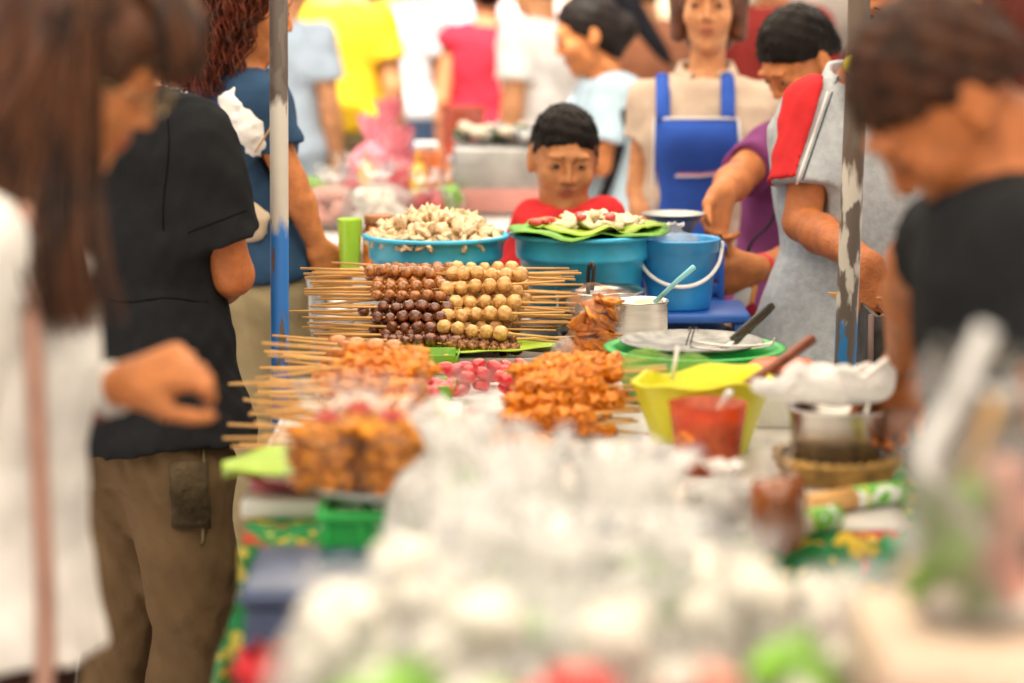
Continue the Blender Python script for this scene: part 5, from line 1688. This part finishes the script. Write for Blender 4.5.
# --- near food bags
mixes = {'g': [('noodles', cream, 16, .026, .5, (1.2, 1, .8)), ('greens', greenveg, 15, .030, .5, (1.8, .7, .7))],
         'r': [('noodles', cream, 16, .026, .5, (1.2, 1, .8)), ('chilli', redveg, 18, .032, .4, (1.3, .9, .8)), ('greens', greenveg, 3, .016, .6, (1.8, .7, .6))],
         'p': [('noodles', cream, 14, .026, .5, (1.2, 1, .8)), ('filling', pinkf, 12, .030, .5, (1.2, 1, .8))],
         'w': [('noodles', cream, 22, .028, .5, (1.2, 1, .8))]}
near_ = [(345, 2.16, .070, .215, 'w', 'noodle bag at the left end of the nearest row'), (388, 1.98, .064, .205, 'g', 'food bag with green leaves, second from the left in the nearest row'), (455, 2.12, .066, .225, 'w', 'plain white noodle bag behind the leafy ones'), (492, 1.88, .060, .205, 'g', 'food bag with bright greens left of the red chilli bag'),
         (560, 1.90, .066, .200, 'r', 'food bag full of red chilli pieces at the bottom centre'), (628, 2.06, .062, .230, 'w', 'tall pale noodle bag right of the red chilli bag'), (690, 1.96, .060, .205, 'p', 'food bag with a pinkish filling between two pale ones'), (745, 2.14, .060, .255, 'w', 'tallest white noodle bag, under the dark sauce bag'),
         (800, 1.94, .064, .225, 'g', 'food bag with a big green leaf right of the centre'), (862, 2.06, .064, .240, 'p', 'food bag with pink filling left of the straw cup'), (905, 1.86, .062, .205, 'r', 'food bag with small red pieces at the lower right'), (985, 1.84, .070, .215, 'p', 'beige food bag in the lower right corner'),
         (378, 1.80, .055, .180, 'p', 'low food bag with pinkish filling at the bottom left'), (640, 1.78, .056, .180, 'p', 'low food bag at the bottom right of the chilli bag'), (730, 1.80, .058, .185, 'r', 'low food bag with red bits below the tall white one'), (840, 2.36, .062, .165, 'w', 'pale bag behind the near row, close to the paper rolls'), (735, 2.42, .060, .190, 'w', 'pale bag beside the dark sauce bag'), (930, 2.22, .066, .240, 'p', 'food bag behind the straw cup'), (420, 2.32, .066, .215, 'w', 'pale bag in front of the green basket')]
for k, (px, Y, r, h, mx, lb) in enumerate(near_):
    x = at(px, 620, Y).x
    filled_bag('food_bag', (x, Y, .769), r, h, 50 + k * 1.7, 'clear ' + lb if not lb.startswith(('pale', 'plain', 'tall', 'low', 'beige')) else lb, 'food bag', mixes[mx], film_milk if mx in 'wp' else film, level=.86, neck=.86, flare=.75, pinch=.35, crk=.16)

# --- cup of food with straw, nearest right
cx = at(968, 600, 1.95)
fc = thing('food_cup', (cx.x, 1.95, .995), 'tall clear cup of greens with a white bent straw, nearest on the right', 'cup')
mk('cup_wall', lathe([(0, 0), (.040, 0), (.043, .004), (.056, .150), (.058, .152), (.055, .151), (.042, .006), (0, .004)], 40, (cx.x, 1.95, .995)), film, fc)
g = G()
for i in range(12):
    a = random.uniform(0, 6.28); q_ = .028 * math.sqrt(random.random())
    g.add(blob((cx.x - .012 + q_ * math.cos(a), 1.95 + q_ * math.sin(a), .995 + random.uniform(.03, .11)), .02, 2, .6, 2, i, (.7, .7, 1.6), rrot()))
mk('greens', g.geo(), greenveg, fc)
g = G()
for i in range(10):
    a = random.uniform(0, 6.28); q_ = .022 * math.sqrt(random.random())
    g.add(blob((cx.x + .026 + q_ * math.cos(a) * .8, 1.95 + q_ * math.sin(a), .995 + random.uniform(.03, .13)), .017, 2, .5, 2, i + 40, (1, 1, 1)))
mk('filling', g.geo(), pinkf, fc)
tag(mk('straw', tube(curve_pts([at(988, 328, 1.93), at(955, 400, 1.93), at(926, 452, 1.92), at(940, 485, 1.92), at(985, 545, 1.94)], 24), .0085, 10), white_pl), 'bent white drinking straw in the clear cup of greens', 'straw')
tag(mk('stick', tube([at(998, 398, 1.95), at(962, 490, 1.95)], .0062, 8), stick_m), 'short wooden stick standing in the clear cup', 'stick')
tag(mk('foam_box', rbox((cx.x + .03, 1.95, .769 + .1125), (.23, .24, .225), .012), mat('beige_card', (.66, .50, .38), rough=.7)), 'beige cardboard box the straw cup stands on', 'box')
bag_o = mk('plastic_bag', bag_geo((cx.x + .02, 1.95, .995), .075, .22, 77, .86, .75, .85, .20), film)
tag(bag_o, 'loose clear bag round the straw cup', 'plastic bag')

# --- stool between the tables
def stool(x, y, top, w0, w1, m, label):
    t = thing('stool', (x, y, 0), label, 'stool')
    mk('seat', rbox((x, y, top - .014), (w0, w0, .028), .012), m, t)
    hz = top - .029
    for k in range(4):
        R4 = Matrix.Rotation(k * math.pi / 2, 3, 'Z')
        off = .0 if k % 2 == 0 else .0035
        def q(u, z):
            f = (hz - z) / hz
            ww = (w0 - .02) / 2 + (w1 - w0) / 2 * f - off
            return Vector((x, y, 0)) + R4 @ Vector((u * (ww - .002 * (k % 2)), -ww, z))
        vs, fs = [], []
        zs = [hz, hz - .10, hz - .16, hz * .5, 0.0]
        inn = [0.0, .30, .50, .56, .62]
        for sd in (-1, 1):
            o = len(vs)
            for z, i_ in zip(zs, inn): vs += [q(sd, z), q(sd * i_, z)]
            for j in range(4): fs.append((o + 2 * j, o + 2 * j + 1, o + 2 * j + 3, o + 2 * j + 2))
        vs += [q(-.30, hz - .10), q(.30, hz - .10), q(.0, hz)]
        fs.append((len(vs) - 3, len(vs) - 2, len(vs) - 1))
        solid(mk('side_panel', (vs, fs), m, t, smooth=False), .006)
    return t
blg = mat('grey_blue_plastic', (.06, .09, .18), rough=.35, var=.25, vs=8)
stool(-.215, 2.98, .785, .24, .40, blg, 'tall grey blue plastic stool between the two tables')
red_c = mat('red_carrier', (.62, .03, .04), rough=.4)
rb = thing('carrier_bag', (-.275, 2.80, .48), 'red carrier bag against the front of the blue stool', 'carrier bag')
mk('bag', bag_geo((-.268, 2.775, .47), .062, .265, 31, .86, .8, .85, .2), red_c, rb)

# --- far left corner of the skewer table
tag(mk('foam_box', rbox((-.272, 5.40, ZT + .052), (.165, .16, .10), .008), foam_m), 'white foam box behind the meatballs, carrying the lime glass and jar', 'foam box')
q = at(350, 262, 5.38)
gl_ = thing('drinking_glass', (q.x, 5.38, ZT + .104), 'tall lime green plastic glass on the white foam box', 'glass')
mk('glass_wall', lathe([(0, .002), (.020, 0), (.022, .004), (.028, .115), (.0285, .117), (.0255, .116), (.0205, .006), (0, .005)], 32, (q.x, 5.38, ZT + .104)), mat('lime_glass', (.42, .72, .05), rough=.2, var=.05), gl_)
q = at(379, 262, 5.40)
jr = thing('jar', (q.x, 5.40, ZT + .104), 'squat jar of orange pickle beside the lime green glass', 'jar')
mk('jar_body', lathe([(0, 0), (.034, 0), (.037, .006), (.037, .085), (.030, .098), (.030, .102), (0, .102)], 32, (q.x, 5.40, ZT + .104)), mat('orange_pickle', (.62, .17, .04), rough=.2, var=.5, vs=50), jr)
mk('lid', lathe([(0, .124), (.031, .124), (.033, .121), (.033, .104), (0, .104)], 32, (q.x, 5.40, ZT + .104)), mat('brown_lid', (.40, .16, .06), rough=.4), jr)

# --- back stall table
BT = .80
box = at(500, 165, 7.35)
mt = thing('food_warmer', (box.x, 7.35, BT), 'dull aluminium food warmer on the back stall table', 'food warmer')
mk('warmer_body', rbox((box.x, 7.35, BT + .105), (.285, .30, .205), .012), alu, mt)
mk('front_panel', rbox((box.x + .0, 7.197, BT + .05), (.27, .008, .07), .003), mat('pinkish_panel', (.55, .25, .22), rough=.4), mt)
fv = [mk('foil_parcel', blob((0, 0, 0), .026, 2, .5, 2.4, k * 3, (1.2, 1, .75)), m_) for k, m_ in enumerate((mat('dark_green_parcel', (.10, .14, .06), rough=.5), alu, mat('cream_parcel', (.70, .62, .48), rough=.6)))]
for k in range(34):
    o = fv[k] if k < 3 else fv[k % 3].copy()
    if k >= 3: COL.objects.link(o)
    place(o, (box.x + random.uniform(-.13, .13), 7.35 + random.uniform(-.13, .13), BT + .222 + random.uniform(0, .03)), random.uniform(0, 6.28), random.gauss(0, .4))
    tag(o, 'small leaf or foil parcel heaped on the aluminium food warmer', 'food parcel', 'parcels on the food warmer')
q = at(463, 110, 8.0)
bowl('cooking_pot', (q.x, 8.0, BT), .065, .072, .285, 'tall rust brown pot behind the food warmer', 'pot', mat('rust_enamel', (.34, .055, .02), rough=.3), .006, False)
q = at(440, 150, 7.7)
for k, (dx, m_) in enumerate(((-.02, (.75, .20, .05)), (.03, (.70, .30, .08)))):
    jr = thing('jar', (q.x + dx * 2.2, 7.7 - k * .2, BT), ['orange jar on the back table, left of the rust brown pot', 'squat amber jar touching the food warmer'][k], 'jar')
    mk('jar_body', lathe([(0, 0), (.042, 0), (.045, .006), (.045, .15 - .03 * k), (.036, .165 - .03 * k), (0, .165 - .03 * k)], 28, (q.x + dx * 2.2, 7.7 - k * .2, BT)), mat('jar_orange_%s' % ('deep' if k else 'bright'), m_, rough=.3, var=.3), jr)
    mk('lid', lathe([(0, .19 - .03 * k), (.036, .19 - .03 * k), (.038, .166 - .03 * k), (0, .166 - .03 * k)], 28, (q.x + dx * 2.2, 7.7 - k * .2, BT)), white_pl, jr)
pk_film = plastic_film('pink_film', (.90, .30, .38), clear=.25, milk=.7, gloss=.2)
for k, (px, Y, r, h, lb) in enumerate(((372, 7.75, .075, .27, 'pink plastic bag standing at the left of the back table'), (400, 7.5, .07, .25, 'pink plastic bag leaning on its pink neighbour'), (388, 8.1, .08, .30, 'tall pink plastic bag behind the other pink bags'))):
    filled_bag('carrier_bag', (at(px, 150, Y).x, Y, BT + .001), r, h, 90 + k * 2, lb, 'carrier bag', [('filling', pinkf, 8, .03, .4, (1, 1, 1))], pk_film)
for k, (px, lb) in enumerate(((366, 'yellow squeeze bottle between the pink bags'), (418, 'yellow squeeze bottle right of the pink bags'))):
    q = at(px, 150, 7.35)
    bt = thing('squeeze_bottle', (q.x, 7.35, BT), lb, 'bottle')
    mk('bottle_body', lathe([(0, 0), (.022, 0), (.025, .006), (.025, .13), (.012, .15), (0, .15)], 24, (q.x, 7.35, BT)), mat('yellow_bottle', (.80, .50, .05), rough=.35), bt)
    mk('nozzle', lathe([(0, .19), (.003, .19), (.009, .151), (0, .151)], 16, (q.x, 7.35, BT)), MATS['yellow_bottle'], bt)
redp = mat('dark_red_fruit', (.45, .03, .04), rough=.3)
for k, (px, Y, r, h, lb, ff) in enumerate(((332, 6.85, .095, .18, 'clear bag of pale pink snacks at the near edge of the back table', pinkf), (378, 6.75, .105, .20, 'widest clear bag on the back table, above the blue basin', cream), (425, 6.85, .085, .17, 'clear bag of dark red fruit beside the basin of crisps', redp), (352, 7.05, .09, .20, 'clear bag of red fruit behind the pale pink one', redp), (442, 7.1, .07, .15, 'small clear bag of greens beside the food warmer', greenveg))):
    filled_bag('snack_bag', (at(px, 200, Y).x, Y, BT + .001), r, h, 110 + k * 2, lb, 'snack bag', [('filling', ff, 22, .028, .5, (1, 1, .8))], film_milk if k < 2 else film, level=.55, neck=.7)
tag(mk('cabbage', blob((at(312, 185, 6.95).x, 6.95, BT + .07), .072, 3, .22, 3, 2), mat('cabbage_green', (.22, .42, .06), rough=.5, var=.3)), 'green cabbage on the left end of the back table', 'cabbage')
q = at(595, 165, 7.5)

# --- grill and the skewers in the man's hand
gx, gy = .835, 4.80
gr = thing('grill', (gx, gy, 0), 'dark steel box grill on legs below the man in grey', 'grill')
gm_ = mat('sooty_steel', (.07, .065, .06), rough=.5, metal=.6, var=.4, vs=14, bump=.3)
mk('fire_box', G().add(rbox((gx, gy - .14, .80), (.26, .008, .13), .002)).add(rbox((gx, gy + .14, .80), (.26, .008, .13), .002)).add(rbox((gx - .126, gy, .80), (.008, .271, .13), .002)).add(rbox((gx + .126, gy, .80), (.008, .271, .13), .002)).add(rbox((gx, gy, .741), (.243, .271, .008), .002)).geo(), gm_, gr)
g = G()
for k in range(11): g.add(tube([(gx - .118 + .0236 * k, gy - .135, .858), (gx - .118 + .0236 * k, gy + .135, .858)], .0022, 6))
mk('grate', g.geo(), gm_, gr)
mk('corner_post', tube([(gx - .136, gy - .146, .70), (gx - .136, gy - .146, .868)], .006, 8), mat('rusty_steel', (.20, .13, .11), rough=.6, metal=.4), gr)
for sx in (-1, 1):
    for sy in (-1, 1): mk('leg', tube([(gx + sx * .115, gy + sy * .125, .736), (gx + sx * .13, gy + sy * .14, 0)], .010, 8), gm_, gr)
for k in range(5):
    a = at(828 + 3 * k, 293 + 2.2 * k, 4.87 + .012 * k); b = at(912, 301 + 2 * k, 4.84 + .012 * k)
    tag(mk('skewer', tube([a, b], .0026, 6), stick_m), 'bare bamboo skewer held over the grill by the man in grey', 'skewer', 'skewers held over the grill')
# name card of the young man
c_ = at(742, 298, 5.52)
cd = thing('name_card', c_, 'white and orange name card hanging in front of the purple t-shirt', 'name card')
mk('card', rbox(c_, (.040, .004, .056), .002, ry=R(12)), white_pl, cd)
mk('card_edge', rbox(c_ + V(.025, -.001, .002), (.012, .005, .058), .002, ry=R(12)), mat('orange_card', (.80, .34, .06), rough=.4), cd)
mk('lanyard', tube(curve_pts([c_ + V(.002, .0, .03), c_ + V(.02, .03, .12), at(775, 215, 5.75), at(798, 135, 5.85)], 14), .004, 6), dark_tr, cd)
tag(mk('cloth', blob(at(752, 335, 5.50), .060, 3, .25, 2, 6, (.8, .5, 1.1)), cloth('dark_red_cloth', (.20, .012, .03))), 'bunched dark red cloth below the name card', 'cloth')
# furled umbrella behind the woman in the apron
um = thing('umbrella', at(640, 40, 9.0), 'furled black umbrella leaning between the light blue shirt and the apron', 'umbrella')
mk('canopy_cloth', tube([at(604, -40, 9.0), at(625, 0, 9.0), at(664, 55, 8.95), at(672, 66, 8.95)], [.02, .05, .025, .006], 12), dark_tr, um)
mk('shaft', tube([at(596, -56, 9.0), at(676, 72, 8.95)], .006, 8), steel, um)
